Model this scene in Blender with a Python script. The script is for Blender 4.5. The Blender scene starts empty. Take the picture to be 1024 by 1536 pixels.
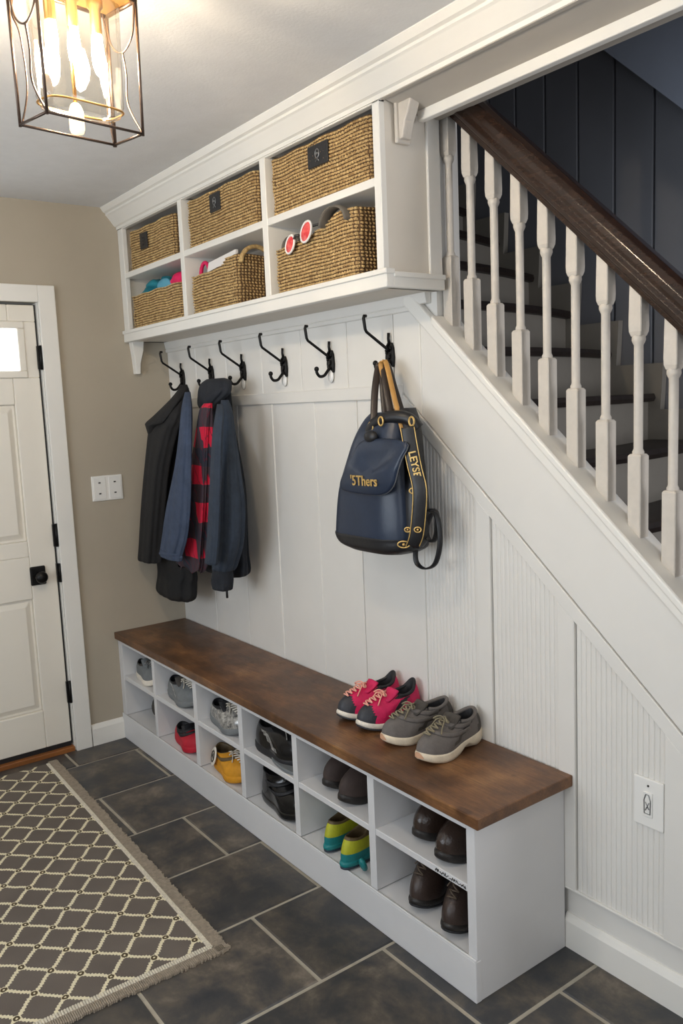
import bpy, math, random
from mathutils import Vector, Matrix
R = random.Random(7)
PI = math.pi
S = bpy.context.scene
COL = S.collection

# ------------------------------------------------------------------ camera
CAM = Vector((3.74552519, -1.77195083, 1.55))
YAW, PITCH, ROLL, FPX = -0.936752844, -0.130273788, -0.0420247651, 1248.79083
fw = Vector((math.sin(YAW)*math.cos(PITCH), math.cos(YAW)*math.cos(PITCH), math.sin(PITCH)))
r0 = fw.cross(Vector((0, 0, 1))).normalized(); u0 = r0.cross(fw)
rt = r0*math.cos(ROLL) + u0*math.sin(ROLL); up = -r0*math.sin(ROLL) + u0*math.cos(ROLL)
cd = bpy.data.cameras.new('camera'); cam = bpy.data.objects.new('camera', cd); COL.objects.link(cam)
M3 = Matrix((rt, up, -fw)).transposed()
cam.matrix_world = Matrix.Translation(CAM) @ M3.to_4x4()
cd.sensor_fit = 'HORIZONTAL'; cd.sensor_width = 36; cd.lens = 36*FPX/1024; cd.clip_start = .02
S.camera = cam
def at(px, py, ax, val):
    """the point of the plane axis=val that the photograph shows at px, py (used to take measurements)"""
    d = fw + (px-512)/FPX*rt - (py-768)/FPX*up
    return CAM + d*((val-CAM[ax])/d[ax])

# ------------------------------------------------------------------ mesh helper
class MB:
    def __init__(s): s.v = []; s.f = []; s.sm = []; s.mi = []
    def add(s, vs, fs, smooth=False, mi=0):
        o = len(s.v); s.v += [tuple(p) for p in vs]
        for f in fs: s.f.append(tuple(i+o for i in f)); s.sm.append(smooth); s.mi.append(mi)
        return s
    def box(s, a, b, mi=0):
        x0, x1 = sorted((a[0], b[0])); y0, y1 = sorted((a[1], b[1])); z0, z1 = sorted((a[2], b[2]))
        return s.add([(x0,y0,z0),(x1,y0,z0),(x1,y1,z0),(x0,y1,z0),(x0,y0,z1),(x1,y0,z1),(x1,y1,z1),(x0,y1,z1)],
              [(3,2,1,0),(4,5,6,7),(0,1,5,4),(1,2,6,5),(2,3,7,6),(3,0,4,7)], mi=mi)
    def prism(s, poly, ax, a, b, mi=0, smooth=False):
        """2-D polygon in the two other axes, extruded along axis ax from a to b"""
        n = len(poly)
        def P(p, t):
            return {0:(t,p[0],p[1]), 1:(p[0],t,p[1]), 2:(p[0],p[1],t)}[ax]
        vs = [P(p,a) for p in poly]+[P(p,b) for p in poly]
        fs = [tuple(range(n))[::-1], tuple(range(n,2*n))]
        s.add(vs, fs, mi=mi)
        o = len(s.v)-2*n
        for i in range(n):
            j = (i+1)%n
            s.f.append((o+i,o+j,o+n+j,o+n+i)); s.sm.append(smooth); s.mi.append(mi)
        return s
    def loft(s, rings, closed=True, cap0=True, cap1=True, smooth=True, mi=0):
        n = len(rings[0]); vs = [p for r in rings for p in r]; fs = []
        for k in range(len(rings)-1):
            for i in range(n if closed else n-1):
                j = (i+1)%n
                fs.append((k*n+i, k*n+j, (k+1)*n+j, (k+1)*n+i))
        if closed and cap0: fs.append(tuple(range(n))[::-1])
        if closed and cap1: fs.append(tuple(range((len(rings)-1)*n, len(rings)*n)))
        return s.add(vs, fs, smooth, mi)
    def tube(s, path, r, n=8, closed=False, flat=None, flatdir=None, mi=0):
        """round tube; flat=(w,t) makes a ribbon section with its width along flatdir"""
        path = [Vector(p) for p in path]; m = len(path); rings = []; prev = None
        for i, p in enumerate(path):
            if closed: t = path[(i+1)%m]-path[i-1]
            else: t = path[min(i+1,m-1)]-path[max(i-1,0)]
            t.normalize()
            if flatdir is not None:
                a = Vector(flatdir); a = (a - t*a.dot(t))
                if a.length < 1e-4: a = t.orthogonal()
                a.normalize()
            elif prev is None:
                a = t.orthogonal().normalized()
            else:
                a = (prev - t*prev.dot(t)).normalized()
            prev = a; b = t.cross(a)
            rr = r[i] if isinstance(r,(list,tuple)) else r
            w, h = flat if flat else (rr, rr)
            rings.append([p + a*w*math.cos(q) + b*h*math.sin(q) for q in [2*PI*k/n for k in range(n)]])
        if closed: rings.append(rings[0])
        return s.loft(rings, True, not closed, not closed, True, mi)
    def ball(s, c, r, n=12, m=8, mi=0, sc=(1,1,1)):
        rings = []
        for k in range(m+1):
            a = PI*k/m; a = min(max(a, .02), PI-.02)
            rings.append([(c[0]+sc[0]*r*math.sin(a)*math.cos(2*PI*i/n), c[1]+sc[1]*r*math.sin(a)*math.sin(2*PI*i/n), c[2]-sc[2]*r*math.cos(a)) for i in range(n)])
        return s.loft(rings, mi=mi)
    def lathe(s, prof, c, n=16, mi=0):
        return s.loft([[(c[0]+r*math.cos(2*PI*i/n), c[1]+r*math.sin(2*PI*i/n), c[2]+z) for i in range(n)] for r, z in prof], mi=mi)
    def build(s, name, mat, parent=None, world=True, bevel=0, seg=2, sub=0, weld=False):
        me = bpy.data.meshes.new(name)
        vs = s.v
        if parent is not None and world:
            o = org(parent); vs = [(x-o[0],y-o[1],z-o[2]) for x,y,z in vs]
        me.from_pydata(vs, [], s.f)
        for m in (mat if isinstance(mat,(list,tuple)) else [mat]): me.materials.append(m)
        me.polygons.foreach_set('use_smooth', s.sm); me.polygons.foreach_set('material_index', s.mi)
        me.update()
        o = bpy.data.objects.new(name, me); COL.objects.link(o)
        if parent is not None: o.parent = parent
        if weld:
            w = o.modifiers.new('weld','WELD'); w.merge_threshold = 1e-5
        if bevel:
            b = o.modifiers.new('bevel','BEVEL'); b.width = bevel; b.segments = seg; b.limit_method = 'ANGLE'; b.angle_limit = .6
        if sub:
            b = o.modifiers.new('sub','SUBSURF'); b.levels = sub; b.render_levels = sub
        return o
def org(o):
    p = Vector((0,0,0))
    while o is not None: p += Vector(o.location); o = o.parent
    return p
def thing(name, label, cat, loc=(0,0,0), rz=0, group=None):
    o = bpy.data.objects.new(name, None); COL.objects.link(o); o.empty_display_size = .05
    o.location = loc; o.rotation_euler = (0,0,rz); o['label'] = label; o['category'] = cat
    if group: o['group'] = group
    return o
def tag(o, label, cat, group=None):
    o['label'] = label; o['category'] = cat
    if group: o['group'] = group
    return o
def struct(o): o['kind'] = 'structure'; return o
def copy_thing(o, label, loc, rz=None):
    c = o.copy(); COL.objects.link(c); c.location = loc; c['label'] = label
    if rz is not None: c.rotation_euler = (0,0,rz)
    for ch in list(o.children):
        d = ch.copy(); COL.objects.link(d); d.parent = c
        for g in list(ch.children):
            e = g.copy(); COL.objects.link(e); e.parent = d
    return c
def text_mb(body, size, depth, M, font_bold=0.0):
    cu = bpy.data.curves.new('t','FONT'); cu.body = body; cu.size = size; cu.extrude = depth; cu.offset = font_bold
    cu.align_x = 'CENTER'; cu.align_y = 'CENTER'; cu.resolution_u = 3
    ob = bpy.data.objects.new('t', cu); COL.objects.link(ob)
    bpy.context.view_layer.update(); dg = bpy.context.evaluated_depsgraph_get()
    me = bpy.data.meshes.new_from_object(ob.evaluated_get(dg))
    mb = MB(); mb.add([M @ v.co for v in me.vertices], [tuple(p.vertices) for p in me.polygons])
    bpy.data.objects.remove(ob); bpy.data.curves.remove(cu); bpy.data.meshes.remove(me)
    return mb
def lerp(a,b,t): return a+(b-a)*t
def interp(tab, x):
    if x <= tab[0][0]: return tab[0][1]
    for (a,p),(b,q) in zip(tab, tab[1:]):
        if x <= b:
            t = (x-a)/(b-a); t = t*t*(3-2*t)
            return p+(q-p)*t
    return tab[-1][1]
def spline(pts, n=8, closed=False):
    pts = [Vector(p) for p in pts]; out = []; m = len(pts)
    for i in range(m if closed else m-1):
        if closed: p0,p1,p2,p3 = pts[i-1],pts[i],pts[(i+1)%m],pts[(i+2)%m]
        else: p0,p1,p2,p3 = pts[max(i-1,0)],pts[i],pts[i+1],pts[min(i+2,m-1)]
        for k in range(n):
            t = k/n
            out.append(.5*((2*p1)+(p2-p0)*t+(2*p0-5*p1+4*p2-p3)*t*t+(3*p1-p0-3*p2+p3)*t**3))
    if not closed: out.append(pts[-1])
    return out

# ------------------------------------------------------------------ materials
def srgb(r,g,b):
    f = lambda c: (c/255/12.92 if c/255 <= .04045 else ((c/255+.055)/1.055)**2.4)
    return (f(r),f(g),f(b),1)
def mat(name, col, rough=.5, metal=0, noise=0, nscale=8, bump=0, bscale=60, col2=None, spec=.5, coat=0, stretch=(1,1,1), detail=4, sheen=0):
    m = bpy.data.materials.new(name); m.use_nodes = True; nt = m.node_tree; b = nt.nodes['Principled BSDF']
    b.inputs['Base Color'].default_value = col; b.inputs['Roughness'].default_value = rough; b.inputs['Metallic'].default_value = metal
    b.inputs['Specular IOR Level'].default_value = spec; b.inputs['Coat Weight'].default_value = coat
    if sheen: b.inputs['Sheen Weight'].default_value = sheen
    tc = nt.nodes.new('ShaderNodeTexCoord'); mp = nt.nodes.new('ShaderNodeMapping'); mp.inputs['Scale'].default_value = stretch
    nt.links.new(tc.outputs['Object'], mp.inputs['Vector'])
    if noise or col2:
        n = nt.nodes.new('ShaderNodeTexNoise'); n.inputs['Scale'].default_value = nscale; n.inputs['Detail'].default_value = detail; n.inputs['Roughness'].default_value = .62
        nt.links.new(mp.outputs[0], n.inputs['Vector'])
        cr = nt.nodes.new('ShaderNodeValToRGB'); cr.color_ramp.elements[0].position = .3; cr.color_ramp.elements[1].position = .7
        c2 = col2 or tuple(min(1,c*(1+noise)) for c in col[:3])+(1,)
        c1 = col if col2 else tuple(c*(1-noise) for c in col[:3])+(1,)
        cr.color_ramp.elements[0].color = c1; cr.color_ramp.elements[1].color = c2
        nt.links.new(n.outputs['Fac'], cr.inputs['Fac']); nt.links.new(cr.outputs['Color'], b.inputs['Base Color'])
    if bump:
        n2 = nt.nodes.new('ShaderNodeTexNoise'); n2.inputs['Scale'].default_value = bscale; n2.inputs['Detail'].default_value = 3
        nt.links.new(mp.outputs[0], n2.inputs['Vector'])
        bp = nt.nodes.new('ShaderNodeBump'); bp.inputs['Strength'].default_value = bump; bp.inputs['Distance'].default_value = .004
        nt.links.new(n2.outputs['Fac'], bp.inputs['Height']); nt.links.new(bp.outputs[0], b.inputs['Normal'])
    return m
def mth(nt, op, a, b=None, c=None):
    n = nt.nodes.new('ShaderNodeMath'); n.operation = op
    for i, v in enumerate((a,b,c)):
        if v is None: continue
        if isinstance(v,(int,float)): n.inputs[i].default_value = v
        else: nt.links.new(v, n.inputs[i])
    return n.outputs[0]
WHITE = mat('white_paint', srgb(226,223,217), .42, noise=.02, nscale=5, bump=.04, bscale=40)
TRIMW = mat('white_trim_paint', srgb(232,229,222), .36, noise=.015, nscale=5)
BENCHW = mat('white_bench_paint', srgb(214,213,213), .4, noise=.02, nscale=6)
DOORW = mat('door_paint', srgb(230,224,212), .38, noise=.015, nscale=4)
BEIGE = mat('beige_wall_paint', srgb(174,164,147), .75, noise=.03, nscale=3, bump=.08, bscale=220)
CEIL = mat('ceiling_paint', srgb(226,226,226), .85, noise=.03, nscale=12, bump=.15, bscale=120)
GREYW = mat('greige_panel_paint', srgb(214,207,196), .5, noise=.02)
DARKW = mat('navy_board_paint', srgb(112,114,121), .6, noise=.08, nscale=2)
SOFFIT = mat('stair_ceiling_paint', srgb(146,154,170), .7, noise=.04)
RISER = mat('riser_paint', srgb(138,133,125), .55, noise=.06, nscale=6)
TREADM = mat('dark_tread_wood', srgb(38,30,27), .45, noise=.3, nscale=14, stretch=(8,1,8))
RAILM = mat('dark_rail_wood', srgb(34,22,17), .22, col2=srgb(54,36,26), nscale=5, stretch=(2,22,16), bump=.03, bscale=20, spec=.5)
BAL = mat('worn_white_paint', srgb(202,194,183), .45, noise=.05, nscale=30, bump=.25, bscale=70)
BLACKM = mat('black_iron', srgb(26,25,25), .38, .6, noise=.3, nscale=60, bump=.2, bscale=300)
GLASSW = None
BRONZE = mat('bronze_frame', srgb(96,80,70), .35, .8, noise=.2, nscale=30)
BRASS = mat('brass_pan', srgb(205,160,95), .3, .85, noise=.1)
PLASTIC = mat('white_plastic', srgb(235,233,228), .3)
DARKDOT = mat('dark_screw', srgb(60,56,52), .4)
ORANGE = mat('oak_threshold', srgb(140,86,42), .45, noise=.2, nscale=6, stretch=(10,1,1))
LEATHER = mat('black_leather_tab', srgb(34,34,36), .4, bump=.2, bscale=90)
STEEL = mat('grey_metal', srgb(150,150,150), .3, .9)
def blotch_wood():
    m = bpy.data.materials.new('stained_plank_wood'); m.use_nodes = True; nt = m.node_tree; b = nt.nodes['Principled BSDF']; L = nt.links.new
    tc = nt.nodes.new('ShaderNodeTexCoord')
    def noise(scale, st, det=6, ro=.65):
        mp = nt.nodes.new('ShaderNodeMapping'); mp.inputs['Scale'].default_value = st; L(tc.outputs['Object'], mp.inputs['Vector'])
        n = nt.nodes.new('ShaderNodeTexNoise'); n.inputs['Scale'].default_value = scale; n.inputs['Detail'].default_value = det; n.inputs['Roughness'].default_value = ro
        L(mp.outputs[0], n.inputs['Vector']); return n.outputs['Fac']
    def ramp(f, stops):
        c = nt.nodes.new('ShaderNodeValToRGB'); e = c.color_ramp.elements
        while len(e) < len(stops): e.new(.5)
        for el,(p,co) in zip(e, stops): el.position = p; el.color = co
        L(f, c.inputs['Fac']); return c.outputs['Color']
    def mix(mode, f, a, bb):
        n = nt.nodes.new('ShaderNodeMix'); n.data_type = 'RGBA'; n.blend_type = mode
        if isinstance(f,(int,float)): n.inputs['Factor'].default_value = f
        else: L(f, n.inputs['Factor'])
        L(a, n.inputs[6]); L(bb, n.inputs[7]); return n.outputs[2]
    base = ramp(noise(3.2,(1,1.6,1)), [(.3,srgb(66,44,30)),(.46,srgb(98,66,42)),(.56,srgb(126,86,53)),(.74,srgb(168,124,78))])
    grain = ramp(noise(16,(.7,12,12),8,.7), [(.32,(.45,.42,.4,1)),(.62,(1.05,1.05,1.05,1))])
    c = mix('MULTIPLY', .75, base, grain)
    spots = ramp(noise(9,(1,1.4,1),3,.5), [(.66,(1,1,1,1)),(.73,(.42,.38,.36,1))])
    c = mix('MULTIPLY', .8, c, spots)
    L(c, b.inputs['Base Color'])
    rr = nt.nodes.new('ShaderNodeMapRange'); rr.inputs['To Min'].default_value = .28; rr.inputs['To Max'].default_value = .5
    L(noise(10,(1,1,1)), rr.inputs['Value']); L(rr.outputs[0], b.inputs['Roughness'])
    bp = nt.nodes.new('ShaderNodeBump'); bp.inputs['Strength'].default_value = .18; bp.inputs['Distance'].default_value = .003
    L(noise(20,(.7,10,10),6), bp.inputs['Height']); L(bp.outputs[0], b.inputs['Normal'])
    return m
WOOD = blotch_wood()
def slate():
    m = bpy.data.materials.new('slate_tile'); m.use_nodes = True; nt = m.node_tree; b = nt.nodes['Principled BSDF']; L = nt.links.new
    tc = nt.nodes.new('ShaderNodeTexCoord'); g = nt.nodes.new('ShaderNodeNewGeometry')
    ad = nt.nodes.new('ShaderNodeVectorMath'); ad.operation = 'MULTIPLY_ADD'
    cb = nt.nodes.new('ShaderNodeCombineXYZ'); L(g.outputs['Random Per Island'], cb.inputs[0]); L(g.outputs['Random Per Island'], cb.inputs[2])
    L(cb.outputs[0], ad.inputs[0]); ad.inputs[1].default_value = (9,9,9); L(tc.outputs['Object'], ad.inputs[2])
    n = nt.nodes.new('ShaderNodeTexNoise'); n.inputs['Scale'].default_value = 6.5; n.inputs['Detail'].default_value = 11; n.inputs['Roughness'].default_value = .68; n.inputs['Distortion'].default_value = .2
    L(ad.outputs[0], n.inputs['Vector'])
    cr = nt.nodes.new('ShaderNodeValToRGB'); e = cr.color_ramp.elements; e.new(.5); e.new(.6)
    for el,(p,c) in zip(e, [(.3,srgb(50,52,57)),(.45,srgb(66,65,65)),(.56,srgb(90,83,75)),(.72,srgb(132,121,107))]): el.position = p; el.color = c
    L(n.outputs['Fac'], cr.inputs['Fac'])
    hsv = nt.nodes.new('ShaderNodeHueSaturation'); L(cr.outputs['Color'], hsv.inputs['Color'])
    mr = nt.nodes.new('ShaderNodeMapRange'); mr.inputs['To Min'].default_value = .8; mr.inputs['To Max'].default_value = 1.15
    L(g.outputs['Random Per Island'], mr.inputs['Value']); L(mr.outputs[0], hsv.inputs['Value'])
    L(hsv.outputs[0], b.inputs['Base Color'])
    r2 = nt.nodes.new('ShaderNodeMapRange'); r2.inputs['To Min'].default_value = .3; r2.inputs['To Max'].default_value = .55
    L(n.outputs['Fac'], r2.inputs['Value']); L(r2.outputs[0], b.inputs['Roughness'])
    bp = nt.nodes.new('ShaderNodeBump'); bp.inputs['Strength'].default_value = .3; bp.inputs['Distance'].default_value = .004
    L(n.outputs['Fac'], bp.inputs['Height']); L(bp.outputs[0], b.inputs['Normal'])
    return m
SLATE = slate()
GROUT = mat('grout', srgb(172,164,148), .85, noise=.1, nscale=30)

# ================================================================== SETTING
XR, YF, ZC = 4.9, -3.5, 2.465
# floor: one mesh, bedded tiles with grout between
fl = MB(); fl.box((-.3,YF-.3,-.12),(XR+.2,1.2,-.004), mi=0)
XL = [-.19,.18,.55,.92,1.275,1.64,2.01,2.44,2.80,3.17,3.54,3.91,4.28,4.65,5.02]
JY = {-.19:-.66,.18:-.39,.55:-.70,.92:-.51,1.275:-.375,1.64:-.63,2.01:-.415,2.44:-.17,2.80:-.5,3.17:-.3}
g = .0055
for i in range(len(XL)-1):
    x0, x1 = XL[i]+g, XL[i+1]-g
    j = JY.get(XL[i], -.2-.23*(i%3)); ln = .64 if XL[i] != 1.64 else .405
    ys = [j+k*ln for k in range(-9,7)]
    for a, b in zip(ys, ys[1:]):
        a, b = max(a, YF-.1), min(b, 1.1)
        if b-a < .03: continue
        a += g; b -= g; q = .0035
        fl.add([(x0,a,-.004),(x1,a,-.004),(x1,b,-.004),(x0,b,-.004),(x0+q,a+q,0),(x1-q,a+q,0),(x1-q,b-q,0),(x0+q,b-q,0)],
               [(4,5,6,7),(0,1,5,4),(1,2,6,5),(2,3,7,6),(3,0,4,7)], mi=1)
struct(fl.build('floor', [GROUT, SLATE]))
struct(MB().box((-.12,YF-.12,ZC),(XR+.12,0,ZC+.1)).build('ceiling', CEIL))
# left wall with the door opening
DY0, DY1, DZ = -.612, -1.53, 2.03
wl = MB(); wl.box((-.12,DY0+.004,0),(0,0,ZC)); wl.box((-.12,YF,0),(0,DY1-.004,ZC)); wl.box((-.12,DY1-.004,DZ+.006),(0,DY0+.004,ZC))
wl.box((-.12,.1,0),(0,1.0,4.2))
struct(wl.build('wall_left', BEIGE))
# back wall with the stair opening cut out above the raking string
SL = .885
zcap = lambda x: 1.795-.9*(x-1.875)
bw = MB(); bw.prism([(0,0),(3.79,0),(3.79,.05),(1.865,zcap(1.865)-.03),(1.865,4.2),(0,4.2)], 1, 0, .1)
bw.prism([(1.865,2.42),(XR,2.42),(XR,4.2),(1.865,4.2)], 1, 0, .1)
wall_back = struct(bw.build('wall_back', WHITE))
# far stairwell wall: dark vertical boards
fwm = MB(); fwm.box((-.12,1.03,0),(XR,1.12,4.2))
XB = [.15,.5,.84,1.0,1.14,1.287,1.44,1.60,1.765,1.93,2.12,2.33,2.56,2.8,3.05,3.3,3.6,3.9,4.2,4.5,4.89]
for a, b in zip(XB, XB[1:]):
    fwm.box((a+.004,1.015,0),(b-.004,1.03,4.2))
struct(fwm.build('wall_stairwell', DARKW, bevel=.003, seg=1))
# upright bulkhead shaped to catch light in place of a sloping ceiling
sc = MB(); sl = lambda x: 2.516-.94*(x-2.05)
sc.prism([(.4,4.2),(.4,sl(.4)) if sl(.4) < 4.2 else (.4,4.19),(2.8,sl(2.8)),(2.8,4.2)], 1, .93, 1.014)
sc.box((-.12,.1,4.2),(XR+.12,1.12,4.3))
struct(sc.build('ceiling_stairwell', SOFFIT))
# front and right walls (behind the camera) with unseen windows added for fill
wf = MB()
WX0, WX1, WZ0, WZ1 = 1.0, 3.4, .7, 2.25
wf.box((-.12,YF-.12,0),(WX0,YF,ZC)); wf.box((WX1,YF-.12,0),(XR+.12,YF,ZC)); wf.box((WX0,YF-.12,0),(WX1,YF,WZ0)); wf.box((WX0,YF-.12,WZ1),(WX1,YF,ZC))
struct(wf.build('wall_front', BEIGE))
VY0, VY1 = -2.9, -1.1
wr = MB()
wr.box((XR,YF,0),(XR+.12,VY0,ZC)); wr.box((XR,VY1,0),(XR+.12,.2,4.2)); wr.box((XR,.95,0),(XR+.12,1.1,4.2)); wr.box((XR,.2,0),(XR+.12,.95,WZ0)); wr.box((XR,.2,WZ1),(XR+.12,.95,4.2)); wr.box((XR,VY0,0),(XR+.12,VY1,WZ0)); wr.box((XR,VY0,WZ1),(XR+.12,VY1,ZC))
struct(wr.build('wall_right', BEIGE))
def window(name, horiz, a, b, c):
    m = MB(); t = .05
    def bx(p0,p1,z0,z1):
        if horiz: m.box((p0,c-.06,z0),(p1,c-.02,z1))
        else: m.box((c+.02,p0,z0),(c+.06,p1,z1))
    bx(a,b,WZ0,WZ0+t); bx(a,b,WZ1-t,WZ1); bx(a,a+t,WZ0,WZ1); bx(b-t,b,WZ0,WZ1); bx((a+b)/2-.025,(a+b)/2+.025,WZ0,WZ1)
    struct(m.build(name, TRIMW))
window('unseen_window_2', True, WX0, WX1, YF); window('unseen_window_3', False, VY0, VY1, XR); window('added_window_4', False, .2, .95, XR)  # unseen windows for fill daylight; the last is added for the stairs

# --- panelling on the back wall (boards, battens, frieze, beadboard panels)
pn = MB()
for a, b in zip([.0,.34,.64,.86,1.165,1.465,1.772,2.045], [.336,.636,.856,1.161,1.461,1.768,2.041,2.34]):
    if a < 1.7: pn.box((a,-.010,.04),(b,0,1.575))
for c in (.885,1.178): pn.box((c-.034,-.014,.5),(c+.034,-.002,1.56))
struct(pn.build('panelling', WHITE, wall_back, bevel=.002, seg=1))
fr = MB()
for a, b in zip([0,.29,.57,.86,1.14,1.425,1.672], [.287,.567,.857,1.137,1.422,1.669,1.79]): fr.box((a,-.013,1.595),(b,0,1.875))
fr.box((0,-.021,1.556),(1.715,0,1.60)); fr.box((0,-.022,1.822),(1.80,0,1.838))
fr.prism([(-.022,1.838),(-.03,1.875),(0,1.875),(0,1.838)], 0, 0, 1.84)
struct(fr.build('frieze', WHITE, wall_back, bevel=.0025, seg=1))
zlow = lambda x: 1.582-.861*(x-1.699)          # lower edge of the raking board
zin = lambda x: zlow(x)-.05                     # upper end of the bead panels
bd = MB()
for (a, b) in [(1.785,2.02),(2.078,2.318),(2.376,2.64),(2.70,3.0),(3.06,3.3)]:
    n = int((b-a)/.0155); w = (b-a)/n
    for k in range(n):
        x = a+k*w
        pr = [(0,-.006),(.1,-.0082),(.3,-.009),(.7,-.009),(.9,-.0082),(1,-.006)]
        for (p,q),(p2,q2) in zip(pr, pr[1:]):
            xa, xb = x+p*w, x+p2*w
            za, zb = zin(xa)+.004, zin(xb)+.004
            if za < .2: continue
            bd.add([(xa,q,.179),(xb,q2,.179),(xb,q2,zb),(xa,q,za)], [(0,1,2,3)])
struct(bd.build('beadboard', WHITE, wall_back))
st = MB()
st.prism([(1.70,1.581),(3.5,zlow(3.5)),(3.5,zin(3.5)),(1.70,zin(1.70))], 1, -.017, 0)
for a, b in [(1.768,1.79),(2.022,2.076),(2.32,2.374),(2.642,2.698),(3.0,3.06)]:
    st.prism([(a,.178),(b,.178),(b,zin(b)+.002),(a,zin(a)+.002)], 1, -.0165, 0)
st.prism([(2.32,.178),(3.33,.178),(3.33,.186),(2.32,.186)], 1, -.017, 0)
struct(st.build('panel_stiles', WHITE, wall_back, bevel=.002, seg=1))
sk = MB()
zt = lambda x: 1.878-.884*(x-1.761)
sk.prism([(1.70,zlow(1.70)+.004),(1.70,zt(1.70)-.03),(1.80,zt(1.8)-.03),(3.6,zt(3.6)-.03),(3.6,zlow(3.6)+.004)], 1, -.015, 0)
struct(sk.build('trim_1', WHITE, bevel=.003, seg=1))
cp = MB()
cp.prism([(1.74,zt(1.74)-.055),(1.74,zt(1.74)+.005),(3.7,zt(3.7)+.005),(3.7,zt(3.7)-.055)], 1, -.028, 0)
cp.prism([(1.87,zcap(1.87)-.03),(1.87,zcap(1.87)),(3.75,zcap(3.75)),(3.75,zcap(3.75)-.03)], 1, -.034, .08)
struct(cp.build('trim_2', TRIMW, bevel=.006, seg=2))
# the thin vertical reveal line on the raking board
struct(MB().box((1.80,-.018,1.50),(1.805,0,1.80)).build('trim_7', TRIMW))
# baseboards
def base_prof(m, ax, a, b, sgn, off=0, h=.09):
    if ax == 0: m.prism([(0,0),(-.016,0),(-.016,h-.02),(-.009,h-.006),(-.004,h),(0,h)], 0, a, b)
    else: m.prism([(0,0),(.016,0),(.016,h-.02),(.009,h-.006),(.004,h),(0,h)], 1, a, b)
m = MB(); base_prof(m, 0, 2.335, 3.7, -1, h=.1); struct(m.build('baseboard_back', TRIMW))
m = MB(); base_prof(m, 1, -.53, -.372, 1, h=.1); base_prof(m, 1, YF, -1.62, 1, h=.1); struct(m.build('baseboard_left', TRIMW))
# crown along the storage unit and on along the ceiling, soffit behind it, white strip under it
YC = -.22
cr = MB()
prof = [(YC+.01,2.372),(YC-.004,2.372),(YC-.004,2.384),(YC-.013,2.388),(YC-.02,2.397),(YC-.03,2.41),(YC-.044,2.427),(YC-.05,2.432),(YC-.05,2.44),(YC-.06,2.445),(YC-.072,2.462),(YC-.072,ZC),(YC+.01,ZC)]
cr.prism(prof, 0, 0, 4.8)
struct(cr.build('trim_3', TRIMW))
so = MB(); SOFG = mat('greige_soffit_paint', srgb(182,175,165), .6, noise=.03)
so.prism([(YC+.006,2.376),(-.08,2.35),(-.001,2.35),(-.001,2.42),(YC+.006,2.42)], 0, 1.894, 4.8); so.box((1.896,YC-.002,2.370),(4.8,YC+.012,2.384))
struct(so.build('trim_4', SOFG))
struct(MB().box((1.91,-.1,2.326),(4.8,-.076,2.356)).build('trim_5', TRIMW, bevel=.003))
# door casing
cs = MB(); W = .078
cs.box((0,DY0+.004,0),(.02,DY0+W,DZ+W)); cs.box((0,DY1-W,0),(.02,DY1-.004,DZ+W)); cs.box((0,DY1-.004,DZ+.006),(.02,DY0+.004,DZ+W))
cs.box((-.11,DY0+.001,0),(0,DY0+.012,DZ+.01))
struct(cs.build('trim_6', TRIMW, bevel=.003))
struct(MB().box((-.11,DY1,-.002),(.006,DY0,.022)).build('threshold', ORANGE, bevel=.004))

# --- the door
door = struct(thing('door_1','',''  ,(0,(DY0+DY1)/2,.03)))
del door['label']; del door['category']
door['kind'] = 'structure'
d = MB(); x0, x1 = -.055, -.012
gl = (-.79,-.7,1.735,1.935)
Dt, Db = DZ-.004, .045
# stiles and rails as one slab with openings, raised panels inside
openings = [(-1.07-.32,-.735,1.0,1.60),(-1.39,-.735,.22,.74)]
ys = [DY1+.006,-1.39,-.735,DY0-.009]
d.box((x0,ys[0],Db),(x1,ys[1],Dt)); d.box((x0,ys[2],Db),(x1,ys[3],1.715)); d.box((x0,ys[2],1.955),(x1,ys[3],Dt)); d.box((x0,-.672,1.7149),(x1,ys[3],1.9551))
for a, b in [(Db,.22),(.74,.93),(1.60,1.715),(1.955,Dt)]: d.box((x0,ys[1],a),(x1,ys[2],b))
d.box((x0,ys[1],.93),(x1-.004,ys[2],1.0))
for (ya,yb,za,zb) in openings:
    for (p,q) in [((ya+yb)/2-.02,(ya+yb)/2+.02)]: d.box((x0,p,za),(x1,q,zb))
    mid = (ya+yb)/2
    for (p,q) in [(ya,mid-.02),(mid+.02,yb)]:
        d.box((x0,p,za),(x1-.016,q,zb))
        h = .035
        d.add([(x1-.016,p+.012,za+.012),(x1-.016,q-.012,za+.012),(x1-.016,q-.012,zb-.012),(x1-.016,p+.012,zb-.012),
               (x1-.004,p+h,za+h),(x1-.004,q-h,za+h),(x1-.004,q-h,zb-h),(x1-.004,p+h,zb-h)],
              [(4,5,6,7),(0,1,5,4),(1,2,6,5),(2,3,7,6),(3,0,4,7)])
d.build('door_leaf', DOORW, door, bevel=.004)
q = MB(); q.box((-.05,DY0-.0085,.03),(-.024,DY0+.0005,DZ-.002)); q.box((-.05,DY1+.006,DZ-.0035),(-.024,DY0-.009,DZ+.001)); q.box((-.05,DY1+.006,.022),(-.02,DY0-.009,.0445)); q.build('gap_shade_strip', LEATHER, door)  # black strips standing in for the shade in the door gap
wfm = MB()
ya, yb, za, zb = -1.39,-.672,1.715,1.955
t = .030
wfm.box((x0,ya,za),(x1+.006,yb,za+t)); wfm.box((x0,ya,zb-t),(x1+.006,yb,zb)); wfm.box((x0,ya,za+t),(x1+.006,ya+t,zb-t)); wfm.box((x0,yb-t,za+t),(x1+.006,yb,zb-t))
for c in (-.915,-1.155): wfm.box((x0,c-.012,za+t),(x1+.003,c+.012,zb-t))
wframe = wfm.build('window_frame', DOORW, door, bevel=.004)
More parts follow.
